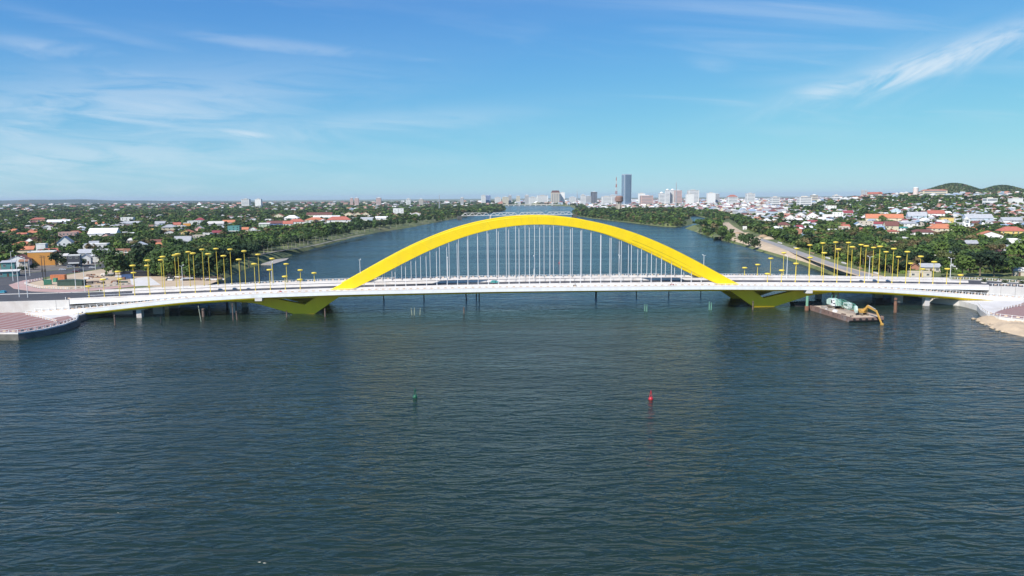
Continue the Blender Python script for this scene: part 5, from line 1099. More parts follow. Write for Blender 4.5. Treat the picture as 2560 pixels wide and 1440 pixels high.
def skyscraper():
    D = 3500; a, b = AT(1557, 435, D), AT(1580, 435, D); w = b.x - a.x; cx = (a.x + b.x) / 2; z0 = LAND; H_ = a.z - z0
    o = thing('skyscraper', 'tall blue glass skyscraper rising over the city skyline', 'skyscraper', (cx, D + w / 2, z0), math.radians(18)); occupied.append((cx, D + w / 2, w)); LAND_MARKS.append((cx, D, 'tall blue glass skyscraper'))
    w2 = w * .40; ch = w2 * .25
    plan = [(-w2, -w2 + ch), (-w2 + ch, -w2), (w2 - ch, -w2), (w2, -w2 + ch), (w2, w2), (-w2, w2)]
    MB().prism(plan, -2, H_ * .965, 'z').obj('glass_body', tower_glass, o)
    fin = mat('tower_fin', (.34, .40, .47), .4, .05, .1)
    for k in range(30): z_ = (k + 1) * H_ * .96 / 31; MB().prism([(x * 1.012, y * 1.012) for x, y in plan], z_, z_ + .9, 'z').obj('floor_band', fin, o)
    for sx in (-1, 1): MB().box(sx * w2 - 1.2, sx * w2 + 1.2, -w2 * .9, -w2 * .55, 0, H_).obj('corner_fin', fin, o)
    MB().prism([(x * 1.03, y * 1.03) for x, y in plan], H_ * .965, H_ * .985, 'z').obj('crown', fin, o); MB().box(-w2, w2, -w2 * .2, w2, H_ * .985, H_).obj('crown_wall', fin, o)
    MB().box(-w2 * 2.2, w2 * 2.2, -w2 * 1.6, w2 * 1.4, -2, H_ * .09).obj('podium', WM['white'], o)
skyscraper()
def mast(px, pyt, D, wd, red, label, solid=False):
    t = AT(px, pyt, D); z0 = float(hgt(t.x, D)); H_ = t.z - z0; o = thing('lattice_mast', label, 'mast', (t.x, D, z0), .4)
    mr, mw = mat('mast_red', (.42, .10, .07), .6, .1, .2), mat('mast_white', (.62, .62, .62), .6, .1, .2)
    n = 9
    for k in range(n):
        z_a, z_b = k * H_ / n, (k + 1) * H_ / n; wa, wb = wd * (1 - .9 * k / n), wd * (1 - .9 * (k + 1) / n); mb = MB()
        for sx, sy in ((-1, -1), (1, -1), (1, 1), (-1, 1)): mb.tube((sx * wa, sy * wa, z_a), (sx * wb, sy * wb, z_b), .35, n=4)
        for (sx, sy), (tx, ty) in (((-1, -1), (1, -1)), ((1, -1), (1, 1)), ((1, 1), (-1, 1)), ((-1, 1), (-1, -1))): mb.tube((sx * wa, sy * wa, z_a), (tx * wb, ty * wb, z_b), .28, n=4); mb.tube((tx * wa, ty * wa, z_a), (sx * wb, sy * wb, z_b), .28, n=4)
        mb.obj('section', (mr if k % 2 == 0 else mw) if red else grey_steel, o)
    MB().tube((0, 0, H_), (0, 0, H_ + H_ * .05), .3, n=4).obj('antenna', mw, o)
mast(1541, 443, 3300, 6.0, True, 'red and white lattice mast left of the skyscraper'); mast(1443, 474, 3600, 2.6, False, 'thin grey mast in the skyline left of the dark tower'); mast(1691, 456, 2300, 3.0, False, 'grey lattice mast before the three hotel towers'); mast(1098, 486, 2600, 2.2, False, 'thin dark mast above the left wood')
def watertower():
    D = 2150; c = AT(1548, 505, D); z0 = LAND; r = 9.5 / FPX * D; o = thing('water_tower', 'brown drum-shaped water tower above the river wood', 'water tower', (c.x, D, z0)); H_ = AT(1548, 490, D).z - z0; LAND_MARKS.append((c.x, D, 'brown drum-shaped water tower'))
    MB().lathe([(r * .75, H_ * .66), (r, H_ * .70), (r * 1.02, H_ * .93), (r * .85, H_), (.3, H_ + 1.5)], 16).obj('tank', WM['brown'], o)
    MB().lathe([(r * .35, -1), (r * .35, H_ * .67)], 10).obj('shaft', WM['beige'], o)
    for k in range(8): a_ = k * math.pi / 4; MB().tube((r * .7 * math.cos(a_), r * .7 * math.sin(a_), -1), (r * .7 * math.cos(a_), r * .7 * math.sin(a_), H_ * .67), .5, n=5).obj('leg', WM['beige'], o)
watertower()
def cathedral():
    D = 3300; c = AT(2165, 480, D); z0 = float(hgt(c.x, D)); k = D / FPX; o = thing('cathedral', 'red roofed cathedral with two grey towers on the right rise', 'church', (c.x, D, z0)); H_ = AT(2165, 476, D).z - z0; LAND_MARKS.append((c.x, D, 'red roofed cathedral')); HOUSES.append((2150, 2208, 474, 492, D))
    for x_ in (-8.5, 0): MB().box((x_ - 2.4) * k, (x_ + 2.4) * k, -4, 4, 0, H_).obj('tower', WM['grey'], o); [MB().tube(((x_ + q) * k, 0, H_), ((x_ + q) * k, 0, H_ + 6), 1.4, .2, n=5).obj('pinnacle', WM['grey'], o) for q in (-2, 2)]
    MB().box(3 * k, 40 * k, -8, 14, 0, H_ * .5).obj('nave', WM['cream'], o); MB().prism([(-10, H_ * .5), (16, H_ * .5), (3, H_ * .78)], 3 * k, 40 * k, 'x').obj('roof', RM['red'], o); MB().prism([(26 * k, H_ * .5), (36 * k, H_ * .5), (31 * k, H_ * .8)], -16, 3, 'y').obj('transept_roof', RM['red'], o); MB().box(27 * k, 35 * k, -15, 3, 0, H_ * .5).obj('transept', WM['cream'], o)
cathedral()
def cyl_tower():
    D = 3000; c = AT(2290, 468, D); z0 = float(hgt(c.x, D)); H_ = c.z - z0; r = 6 / FPX * D; o = thing('round_tower', 'tall round pinkish white tower left of the hospital', 'tower', (c.x, D, z0)); LAND_MARKS.append((c.x, D, 'tall round pinkish white tower'))
    MB().lathe([(r, -2), (r, H_ * .9), (r * 1.08, H_ * .91), (r * 1.08, H_ * .97), (r * .6, H_), (.3, H_ + 1)], 16).obj('body', WM['white'], o)
    for k in range(7): z_ = H_ * (.2 + k * .1); MB().lathe([(r * 1.02, z_), (r * 1.02, z_ + 2.0)], 16).obj('window_ring', WM['pink'], o)
cyl_tower()
# ------------------------------------------------------------------ the rest of the town and the trees
import re
_cuts = [', ', ' left of', ' right of', ' behind', ' among', ' amid', ' at the', ' at left', ' at right', ' in the', ' in right', ' near', ' on the', ' below', ' before', ' facing', ' beside', ' above', ' deep', ' over', ' by the', ' just', ' sunk', ' rising', ' far river', ' under the hills']
def short(p):
    best = p
    for c in _cuts:
        i = best.find(c)
        if i > 0 and len(best[:i].split()) >= 2: best = best[:i]
    return ' '.join(best.split()[:7])
_short = [(x, y, short(p)) for x, y, p in LAND_MARKS]
_cnt = {}
for _, _, p in _short: _cnt[p] = _cnt.get(p, 0) + 1
_marks = [(x, y, p) for x, y, p in _short if _cnt[p] == 1]
_seen = {}
def place_label(head, x, y, own=''):
    """head + where it stands, told by the nearest landmark; repeats become second, third ..."""
    best = min(_marks, key=lambda m_: ((m_[0] - x) ** 2 + (m_[1] - y) ** 2))
    ax, _ = PX(x, y, 8); bx, _ = PX(best[0], best[1], 8)
    rel = ('right of' if ax > bx else 'left of') if abs(ax - bx) > 14 else ('behind' if y > best[1] else 'in front of')
    base = '%s %s the %s' % (head, rel, best[2]); n = _seen.get(base, 0); _seen[base] = n + 1
    if n: base = nth(n) + ' ' + base
    return ' '.join(base.split()[:16])

def project(x, y, z):
    x = np.asarray(x, float); y = np.asarray(y, float); z = np.asarray(z, float) - CAM_H
    w = y * f0.y + z * f0.z; a = x * cr.x + y * cr.y + z * cr.z; b = x * cu.x + y * cu.y + z * cu.z
    return 1280 + FPX * a / w, 720 - FPX * b / w
def pxpoly(x, y, L, z=LAND):
    P = np.array([tuple(G(a, b, z))[:2] for a, b in L]); return inside(x, y, P)
ROADS = [[(-300, 760), (-300, 686), (0, 664), (70, 656), (130, 652), (200, 645), (290, 637), (330, 656), (330, 690), (420, 688), (545, 692), (560, 700), (520, 716), (330, 740), (150, 750)],
         [(1800, 552), (1826, 552), (1850, 568), (1890, 583), (1950, 603), (2060, 642), (2140, 667), (2300, 706), (2330, 720), (2150, 716), (2060, 684), (1946, 645), (1900, 632), (1855, 613), (1840, 604), (1836, 585), (1806, 575)]]
def near_shore(x, y, d):
    """distance to the shore line below d"""
    P = np.array([(p.x, p.y) for p in shore]); out = np.full(x.shape, 1e9)
    for a, b in zip(P[:-1], P[1:]):
        e = b - a; L2 = e @ e
        if L2 < 1e-6: continue
        t = np.clip(((x - a[0]) * e[0] + (y - a[1]) * e[1]) / L2, 0, 1); out = np.minimum(out, np.hypot(x - a[0] - t * e[0], y - a[1] - t * e[1]))
    return out
def grid(y0, y1, cell):
    out = []
    ys = np.arange(y0, y1, cell)
    for yy in ys:
        xs = np.arange(-.76 * yy - 20, .76 * yy + 20, cell); out.append(np.stack([xs, np.full(xs.shape, yy)], -1))
    P = np.concatenate(out); P += rng.uniform(-.46, .46, P.shape) * cell
    return P[:, 0], P[:, 1]
def candidates(bands):
    X, Y, C = [], [], []
    for y0, y1, c in bands:
        x, y = grid(y0, y1, c); X.append(x); Y.append(y); C.append(np.full(x.shape, c))
    x, y, c = np.concatenate(X), np.concatenate(Y), np.concatenate(C)
    ok = inside(x, y, TOPN)
    x, y, c = x[ok], y[ok], c[ok]
    for R in ROADS:
        k = ~pxpoly(x, y, R); x, y, c = x[k], y[k], c[k]
    s = (x - BC.x) * bu.x + (y - BC.y) * bu.y; v = (x - BC.x) * bv.x + (y - BC.y) * bv.y
    k = ~((np.abs(v) < 27) | (v < 0)); x, y, c = x[k], y[k], c[k]
    z = hgt(x, y); px, py = project(x, y, z)
    k = (px > -60) & (px < 2620) & (py > 480); return x[k], y[k], c[k], z[k], px[k], py[k]
def wood_zone(px, py, y):
    return ((px > 1428) & (px < 1735) & (y < 2450)) | ((px >= 1735) & (px < 1960) & (y > 900) & (y < 1750) & (px < 2120 - y * .2)) | ((px > 1075) & (px < 1275) & (y > 1950) & (y < 3300))
# --- houses
hx, hy, hc, hz, hpx, hpy = candidates([(470, 1500, 15.0), (1500, 2600, 19.0), (2600, 4600, 31.0), (4600, 9000, 80.0)])
sd = near_shore(hx, hy, 60)
left = hpx < 1250
prob = np.where(left, np.where(hpy > 600, .08, np.where(hpy > 560, .15, .17)), np.where(hpy > 592, .05, np.where(hpy > 572, .22, np.where(hy < 1800, .42, .34))))
prob = np.where((hpx > 1400) & (hpx < 1960) & (hy > 1700), .62, prob)
clus = np.sin(hx * .013 + 1.7) * np.sin(hy * .009 + .4) + .6 * np.sin(hx * .031) * np.sin(hy * .027 + 2)
prob = np.where(left & (hy > 2400), prob * .6, prob)
prob = prob * (1 + .55 * np.clip(clus, -1, 1))
prob = np.where(left & (sd < 75), 0, prob); prob = np.where(~left & (sd < 60), 0, prob); prob = np.where(wood_zone(hpx, hpy, hy), 0, prob)
hill_d = np.minimum(np.hypot((hx - hillA.x) / 170, (hy - hillA.y) / 260), np.hypot((hx - hillB.x) / 160, (hy - hillB.y) / 260)); prob = np.where(hill_d < 1, 0, prob)
keep = rng.random(hx.shape) < prob
for ox, oy, r in occupied: keep &= np.hypot(hx - ox, hy - oy) > r + 7
def hides(px, py, top, D, half):
    bad = np.zeros(px.shape, bool)
    for a, b, t, bb, dh in HOUSES:
        lim = bb - .5 * (bb - t)
        bad |= (px + half > a) & (px - half < b) & (top < lim) & (D < dh) & (py > t)
    return bad
htot = rng.uniform(4, 9, hx.shape)
bad = hides(hpx, hpy, hpy - htot * FPX / hy, hy, 4 * FPX / hy); keep &= ~(bad & (rng.random(hx.shape) < .93))
idx = np.nonzero(keep)[0]; idx = idx[np.argsort(hy[idx])]
wk_l = ['white', 'white', 'white', 'cream', 'grey', 'beige', 'pale blue', 'pale green', 'pink', 'yellow']; wk_r = ['white', 'white', 'white', 'white', 'grey', 'pale blue', 'cream', 'beige']
rk_l = ['red', 'brown', 'maroon', 'grey', 'pale', 'rust', 'white', 'orange', 'grey', 'dark']; rk_r = ['grey', 'pale', 'white', 'red', 'brown', 'maroon', 'grey', 'orange', 'blue', 'white']
kinds = ['gs', 'gf', 'hip', 'gs', 'flat', 'flat', 'shed']
kname = {'gs': 'long ridged', 'gf': 'gabled', 'hip': 'hipped', 'flat': 'flat', 'shed': 'lean-to'}
n_single = 300 - len(T)
stuff_v, stuff_f, stuff_c = [], [], []
def far_house(x, y, z, w, d, h, rz, kind, wc, rc):
    c, s = math.cos(rz), math.sin(rz); o = len(stuff_v); rh = .3 * min(w, d)
    base = [(-w / 2, -d / 2), (w / 2, -d / 2), (w / 2, d / 2), (-w / 2, d / 2)]
    P = [(a, b, -1) for a, b in base] + [(a, b, h) for a, b in base]
    F = [(0, 1, 5, 4), (1, 2, 6, 5), (2, 3, 7, 6), (3, 0, 4, 7)]; C = [wc] * 4
    e = .5
    if kind == 'flat': P += [(a * 1.03, b * 1.03, h + .6) for a, b in base]; F += [(4, 5, 9, 8), (5, 6, 10, 9), (6, 7, 11, 10), (7, 4, 8, 11), (8, 9, 10, 11)]; C += [wc] * 4 + [rc]
    else:
        q = [(-w / 2 - e, -d / 2 - e, h), (w / 2 + e, -d / 2 - e, h), (w / 2 + e, d / 2 + e, h), (-w / 2 - e, d / 2 + e, h)]
        if kind == 'gf': q += [(0, -d / 2 - e, h + rh), (0, d / 2 + e, h + rh)]; F2 = [(8, 12, 13, 11), (9, 10, 13, 12), (8, 9, 12), (10, 11, 13)]; C += [rc, rc, wc, wc]
        elif kind == 'hip': q += [(-w * .22, 0, h + rh), (w * .22, 0, h + rh)]; F2 = [(8, 9, 13, 12), (9, 10, 13), (10, 11, 12, 13), (11, 8, 12)]; C += [rc] * 4
        else: q += [(-w / 2 - e, 0, h + rh), (w / 2 + e, 0, h + rh)]; F2 = [(8, 9, 13, 12), (10, 11, 12, 13), (8, 12, 11), (9, 10, 13)]; C += [rc, rc, wc, wc]
        P += q; F += F2
    stuff_v.extend((x + a * c - b * s, y + a * s + b * c, z + k) for a, b, k in P); stuff_f.extend(tuple(i + o for i in f) for f in F); stuff_c.extend(C)
for j, i in enumerate(idx):
    x, y, z = float(hx[i]), float(hy[i]), float(hz[i]); lf = hpx[i] < 1250
    wall = random.choice(wk_l if lf else wk_r); roof = random.choice(rk_l if lf else rk_r); kind = random.choice(kinds)
    city = (1400 < hpx[i] < 1960 and y > 1700) or (y > 2600)
    w, d = random.uniform(7, 13), random.uniform(7, 13); h = random.choice([3.2, 3.4, 3.6, 6.2, 6.6, 7.0] if not city else [5, 7, 8, 10, 13])
    if city: w, d = w * 1.5, d * 1.5; wall = random.choice(['white', 'white', 'white', 'cream', 'grey', 'pale blue', 'pink'])
    if y > 4600: w, d, h = w * 2.2, d * 2.0, h * 1.1
    rz = random.choice([0, .25, -.2, .5]) + random.uniform(-.12, .12) + (0 if random.random() < .6 else math.pi / 2)
    if j < n_single:
        wn, rn = wall, roof
        head = '%s %s house with %s roof' % ('two storey' if h > 5 else 'low', wn, (rn + ' ' + kname[kind]) if kind != 'flat' else 'flat')
        house(x, y, w, d, h, rz if abs(rz) < 1 else rz - math.pi / 2, wall, kind, roof, place_label(head, x, y), group='houses scattered among the trees', windows=1)
    else:
        wc = np.array(WALLC[wall]) * random.uniform(.85, 1.08); rc = np.array(ROOFC[roof] if kind != 'flat' else random.choice([(.5, .48, .46), (.62, .62, .62), (.36, .35, .34)])) * random.uniform(.8, 1.1)
        g_ = float(rc.mean()); rc = rc * .72 + g_ * .28
        far_house(x, y, z, w, d, h, rz, kind, wc, rc)
    occupied.append((x, y, max(w, d) * .6))
def color_mesh(name, V, F, Cc, material):
    me = bpy.data.meshes.new(name); me.from_pydata(V, [], F); at = me.attributes.new('tint', 'FLOAT_COLOR', 'FACE')
    arr = np.ones((len(F), 4), np.float32); arr[:, :3] = np.array(Cc); at.data.foreach_set('color', arr.ravel()); me.materials.append(material); me.update(); return link(name, me)
town = color_mesh('distant_town', stuff_v, stuff_f, stuff_c, mat('town_surface', (1, 1, 1), .85, .12, .3, attr='tint'))
tag(town, 'countless small far houses spread over the plain to the horizon', 'town', kind='stuff')

# --- trees
def crown(n, size, shape='round', seed=0):
    r = np.random.default_rng(seed); rx, rz_, cz, nl, lr = {'round': (.25, .20, .64, 16, .185), 'wide': (.40, .13, .70, 22, .175), 'tall': (.15, .28, .60, 14, .15), 'open': (.30, .18, .68, 11, .16), 'bush': (.34, .22, .38, 14, .22)}[shape]
    a = r.uniform(0, 2 * np.pi, nl); u = r.uniform(-1, 1, nl); k = r.uniform(.55, 1.05, nl); q = np.sqrt(1 - u * u)
    L = np.stack([rx * k * q * np.cos(a), rx * k * q * np.sin(a), cz + rz_ * k * u], -1); R_ = lr * r.uniform(.7, 1.25, nl)
    li = r.integers(0, nl, n); dv = r.normal(size=(n, 3)); dv /= np.linalg.norm(dv, axis=1)[:, None]; dv[:, 2] = np.where(dv[:, 2] < -.55, -dv[:, 2], dv[:, 2])
    P = L[li] + dv * (R_[li] * r.uniform(.72, 1.1, n))[:, None]
    nrm = dv + r.normal(size=(n, 3)) * .42 + np.array([0, 0, .25]); nrm /= np.linalg.norm(nrm, axis=1)[:, None]
    t = np.cross(nrm, r.normal(size=(n, 3))); t /= np.linalg.norm(t, axis=1)[:, None]; b = np.cross(nrm, t)
    s = size * r.uniform(.6, 1.35, n)[:, None]; s2 = s * r.uniform(.55, 1.0, n)[:, None]
    V = np.stack([P - t * s - b * s2 * .4, P + t * s * .2 - b * s2, P + t * s + b * s2 * .35, P - t * s * .15 + b * s2], 1)
    return V.astype(np.float32)
def quad_mesh(name, V, material, tint=None):
    n = V.shape[0]; me = bpy.data.meshes.new(name); me.vertices.add(n * 4); me.vertices.foreach_set('co', V.reshape(-1)); me.loops.add(n * 4); me.loops.foreach_set('vertex_index', np.arange(n * 4, dtype=np.int32)); me.polygons.add(n); me.polygons.foreach_set('loop_start', np.arange(0, n * 4, 4, dtype=np.int32)); me.polygons.foreach_set('loop_total', np.full(n, 4, np.int32))
    if tint is not None:
        at = me.attributes.new('tint', 'FLOAT_COLOR', 'FACE'); c = np.ones((n, 4), np.float32); c[:, :3] = tint; at.data.foreach_set('color', c.ravel())
    me.materials.append(material); me.update(calc_edges=True); return me
LEAF = {'dark': (.042, .076, .023), 'mid': (.064, .112, .027), 'light': (.108, .168, .034), 'olive': (.105, .120, .038), 'deep': (.028, .053, .022), 'dry': (.15, .12, .055)}
LM = {k: mat('leaf_' + k, v, .65, .35, .5, spec=.25, objvar=.22, transl=.18) for k, v in LEAF.items()}
leaf_attr = mat('leaf_far', (1, 1, 1), .7, .32, .18, attr='tint', spec=.2, transl=.16)
SHAPES = ['round', 'wide', 'tall', 'open']
protos = {}
for sh in SHAPES + ['bush']:
    for v in range(3):
        cm = crown(620 if sh != 'tall' else 460, .052, sh, hash(sh) % 1000 * 0 + v * 17 + len(sh))
        protos[sh, v] = cm
crown_me = {}
def get_crown(sh, v, tone):
    k = (sh, v, tone)
    if k not in crown_me: crown_me[k] = quad_mesh('crown', protos[sh, v], LM[tone])
    return crown_me[k]
def trunk_mesh(m_, seed):
    r = random.Random(seed); mb = MB(); p = Vector((0, 0, -.03)); top = Vector((r.uniform(-.03, .03), r.uniform(-.03, .03), .42)); mb.tube(p, top, .024, .015, n=6)
    for k in range(5):
        a = k * 1.26 + r.random(); q = top * r.uniform(.75, 1.0); mb.tube(q, q + Vector((math.cos(a) * .17, math.sin(a) * .17, r.uniform(.12, .25))), .011, .004, n=5)
    mb.tube(top, top + Vector((0, 0, .22)), .013, .005, n=5)
    return mb.mesh('trunk', m_)
trunks = [trunk_mesh(bark, 1), trunk_mesh(bark, 2), trunk_mesh(pale_bark, 3)]
def palm_meshes(seed):
    r = random.Random(seed); tr = MB(); prev = Vector((0, 0, -.03)); bend = r.uniform(-.06, .06)
    for k in range(1, 6): q = Vector((bend * (k / 5) ** 2, 0, .74 * k / 5)); tr.tube(prev, q, .016 - .0012 * k, .0155 - .0014 * k, n=6, cap=False); prev = q
    cr_ = MB()
    for k in range(16):
        a = k * 2.4 + r.random() * .4; el = r.uniform(-.1, 1.0); d = Vector((math.cos(a), math.sin(a), 0)); s_ = Vector((-d.y, d.x, 0)); pts = []
        for j in range(6): t = j / 5; pts.append(prev + d * (.28 * t * math.cos(el * .5)) + Vector((0, 0, .20 * math.sin(el) * t * 1.4 - .22 * t * t)))
        for j in range(5):
            w0, w1 = .034 * math.sin(math.pi * (j / 5 * .85 + .12)), .034 * math.sin(math.pi * ((j + 1) / 5 * .85 + .12)); dn = Vector((0, 0, -.018))
            for sg in (-1, 1): cr_.add([pts[j], pts[j + 1], pts[j + 1] + s_ * (sg * w1) + dn, pts[j] + s_ * (sg * w0) + dn], [(0, 1, 2, 3)])
    me = bpy.data.meshes.new('crown'); me.from_pydata(cr_.v, [], cr_.f); me.materials.append(mat('palm_leaf', (.060, .095, .024), .6, .25, .5, objvar=.25, transl=.12)); me.update()
    return tr.mesh('trunk', pale_bark), me
palms = [palm_meshes(s_) for s_ in (1, 2, 3)]
TONE = {'dark': 'dark green', 'mid': 'green', 'light': 'bright green', 'olive': 'olive green', 'deep': 'very dark green', 'dry': 'brownish'}
SHN = {'round': 'round crowned', 'wide': 'broad spreading', 'tall': 'slender upright', 'open': 'loose crowned', 'bush': 'full bushy', 'palm': 'feathery'}
def tree(x, y, z, h, shape, tone, label=None, wide=1.0, tk=None, name='tree'):
    low = shape == 'bush' and h < 9; nm = 'palm_tree' if shape == 'palm' else ('shrub' if low else name)
    o = thing(nm, label or place_label('%s %s %s' % (SHN[shape], TONE[tone], 'palm' if shape == 'palm' else ('shrub' if low else 'tree')), x, y), 'palm' if shape == 'palm' else ('shrub' if low else 'tree'), (x, y, z), random.uniform(0, 6.28), 'trees on the river banks')
    o.scale = (h * wide, h * wide, h)
    if shape == 'palm': t, c = random.choice(palms); link('trunk', t, o); link('crown', c, o)
    else: link('trunk', trunks[tk if tk is not None else random.randrange(2)], o); link('crown', get_crown(shape, random.randrange(3), tone), o)
    return o
N_TREE = 0
tree_taken = []
def ptree(px, py, hp, shape, tone, wide=1.0, label=None, tk=None):
    global N_TREE
    p = gxy(px, py); h = hp / FPX * p.y; tree(p.x, p.y, p.z, h, shape, tone, label, wide, tk); tree_taken.append((p.x, p.y, h * .3 * wide)); N_TREE += 1
# big trees one can pick out
for a in [(287, 690, 84, 'bush', 'mid', .92, 'large round tree standing alone beside the building yard'), (335, 678, 70, 'bush', 'dark', .9, None), (318, 684, 50, 'bush', 'mid', .9, None), (140, 666, 36, 'round', 'deep', 1.3, None), (156, 662, 30, 'bush', 'dark', 1.0, None), (178, 655, 32, 'round', 'deep', 1.3, None), (206, 664, 26, 'bush', 'dark', 1.0, None), (248, 656, 36, 'round', 'mid', 1.3, None), (266, 658, 40, 'bush', 'dark', 1.0, None), (132, 652, 30, 'round', 'dark', 1.2, None), (56, 680, 22, 'bush', 'deep', 1.1, None), (84, 674, 20, 'bush', 'deep', 1.1, None), (385, 690, 52, 'bush', 'mid', .9, None), (418, 692, 58, 'bush', 'light', .9, None), (478, 694, 62, 'bush', 'mid', .95, None), (508, 694, 66, 'bush', 'deep', .95, None), (560, 692, 60, 'bush', 'dark', .9, None), (360, 668, 64, 'open', 'deep', 1.2, None), (405, 686, 62, 'round', 'mid', 1.1, None), (436, 690, 74, 'round', 'mid', 1.15, None), (462, 692, 72, 'wide', 'dark', 1.1, None), (492, 692, 78, 'round', 'dark', 1.15, None), (522, 692, 74, 'round', 'mid', 1.1, None), (548, 690, 76, 'wide', 'deep', 1.0, None), (575, 686, 74, 'round', 'dark', 1.1, None), (600, 678, 70, 'round', 'deep', 1.1, None), (622, 668, 62, 'wide', 'deep', .95, None), (430, 655, 50, 'wide', 'mid', 1.0, None), (500, 650, 56, 'round', 'light', 1.1, None), (545, 648, 56, 'round', 'light', 1.1, None), (580, 650, 58, 'open', 'mid', 1.1, None), (470, 660, 56, 'round', 'mid', 1.1, None), (445, 625, 34, 'bush', 'mid', 1.1, None), (15, 648, 36, 'round', 'mid', 1.3, None), (45, 642, 34, 'round', 'light', 1.3, None), (5, 628, 40, 'round', 'dark', 1.3, None),
          (2555, 672, 80, 'round', 'light', 1.1, 'big bright green tree at the right edge beside the bridge'), (2450, 692, 68, 'wide', 'deep', 1.3, 'very dark spreading tree beside the right bridge approach'), (2485, 692, 70, 'round', 'deep', 1.2, None), (2405, 694, 60, 'round', 'light', 1.15, None), (2420, 680, 56, 'round', 'mid', 1.1, None), (2390, 600, 44, 'round', 'light', 1.2, 'rounded bright tree in front of the orange roofed hall'), (2148, 548, 24, 'wide', 'mid', 1.2, None), (2205, 560, 22, 'round', 'light', 1.2, None), (2135, 600, 36, 'open', 'olive', 1.0, None), (2310, 668, 60, 'round', 'mid', 1.1, None), (2350, 660, 56, 'round', 'light', 1.1, None), (2530, 690, 50, 'round', 'mid', 1.1, None), (2365, 690, 40, 'bush', 'mid', .9, None),
          (1872, 614, 40, 'bush', 'dark', 1.0, 'dark bushy clump on the bank beside the dirt road'), (1858, 608, 36, 'bush', 'mid', 1.0, None), (1888, 620, 32, 'bush', 'dark', 1.0, None), (1805, 601, 34, 'round', 'mid', 1.0, 'tree at the water edge before the dirt road bend'), (1798, 596, 30, 'open', 'olive', 1.0, None), (1820, 606, 22, 'bush', 'mid', 1.0, None), (1768, 591, 14, 'bush', 'olive', 1.0, 'small round bush at the tip of the right bank')]:
    ptree(*a[:5], wide=a[5], label=a[6])
# park rows along the left bank
row = [(612, 650), (650, 641), (700, 630), (750, 620), (800, 609), (850, 598), (900, 588), (960, 577), (1040, 566), (1120, 553)]
for i in range(46):
    t = i / 45 * (len(row) - 1); k = min(int(t), len(row) - 2); u_ = t - k; px = row[k][0] + (row[k + 1][0] - row[k][0]) * u_; py = row[k][1] + (row[k + 1][1] - row[k][1]) * u_ - 4 + random.uniform(-2, 1)
    D = gxy(px, py).y
    if 660 < px < 800 and random.random() < .6: ptree(px, py, random.uniform(13, 16) * FPX / D, 'palm', random.choice(['mid', 'olive']))
    else: ptree(px, py, random.uniform(9, 15) * FPX / D, random.choice(['round', 'open', 'round', 'tall']), random.choice(['dark', 'dark', 'mid', 'deep']), 1.05, tk=2)
for px, py in ((722, 623), (735, 620), (1000, 566), (893, 586), (2130, 640), (2090, 600), (2105, 606), (2482, 640), (2500, 634), (2330, 640), (1745, 582), (1752, 584)):
    D = gxy(px, py).y; ptree(px, py, random.uniform(12, 15) * FPX / D, 'palm', 'olive')
# scattered trees
tx, ty, tc_, tz, tpx, tpy = candidates([(455, 900, 7.6), (900, 1600, 10.5), (1600, 2600, 14.5), (2600, 4600, 25.0), (4600, 9500, 70.0)])
ex, ey = np.meshgrid(np.arange(hillA.x - 330, hillB.x + 400, 11.0), np.arange(3420, 3960, 13.0)); ex = ex.ravel() + rng.uniform(-5, 5, ex.size); ey = ey.ravel() + rng.uniform(-6, 6, ey.size)
ok_ = rise(ex, ey) > 46; ex, ey = ex[ok_], ey[ok_]; ez = hgt(ex, ey); epx, epy = project(ex, ey, ez)
tx, ty, tz, tpx, tpy = (np.concatenate(q_) for q_ in ((tx, ex), (ty, ey), (tz, ez), (tpx, epx), (tpy, epy)))
# trees and bushes standing on the wooded bank slopes
def slope_trees(pa, pb, step):
    ia = 4 + shore_px.index(pa); ib = 4 + shore_px.index(pb); hi_ = inset(land_poly, bank_w); out = []
    for i in range(ia, ib):
        a, b, c, d = shore[i], shore[i + 1], hi_[i], hi_[i + 1]; n = max(1, int((b - a).length / step))
        for k in range(n):
            for f_ in (random.uniform(.08, .4), random.uniform(.5, .95)):
                t = (k + random.random()) / n; q = a.lerp(b, t).lerp(c.lerp(d, t), f_); out.append((q.x, q.y, min(LAND, LAND * f_ * 1.15)))
    return out
st_l = slope_trees((1431, 532), (1716, 565), 7.0) + slope_trees((1726, 543), (1785, 553), 9.0) + slope_trees((1178, 540), (1262, 527), 10.0) + slope_trees((1740, 580), (1815, 603), 14.0) + slope_trees((1090, 556), (1178, 540), 22.0)
ss_ = np.array(st_l); spx, spy = project(ss_[:, 0], ss_[:, 1], ss_[:, 2]); n_sl = len(ss_)
tx, ty, tz, tpx, tpy = (np.concatenate(q_) for q_ in ((tx, ss_[:, 0]), (ty, ss_[:, 1]), (tz, ss_[:, 2]), (tpx, spx), (tpy, spy)))
sd = near_shore(tx, ty, 60); left = tpx < 1262
p = np.where(left, .86, np.where(tpy > 588, .92, np.where(ty < 1500, .60, .58)))
p = np.where(left & (tpx > 400) & (tpx < 640) & (tpy > 628), .95, p)
p = np.where(left & (sd < 16), .04, np.where(left & (tpx > 590) & (sd < 62), .42, np.where(left & (tpx > 590) & (sd < 120) & (ty > 500), .85, p)))
p = np.where(~left & (sd < 10), .25, p); wz = wood_zone(tpx, tpy, ty); p = np.where(wz, .97, p)
p = np.where((tpx > 1715) & (tpx < 1850) & (ty < 1180) & ~left, .25, p)
p = np.where((tpx > 1400) & (tpx < 1960) & (ty > 2450), .28, p)
cl2 = np.sin(tx * .011 + .3) * np.sin(ty * .008 + 1.9) + .5 * np.sin(tx * .027 + 1) * np.sin(ty * .021); p = np.where((ty > 700) & ~wz, p * (1 + .25 * cl2), p)
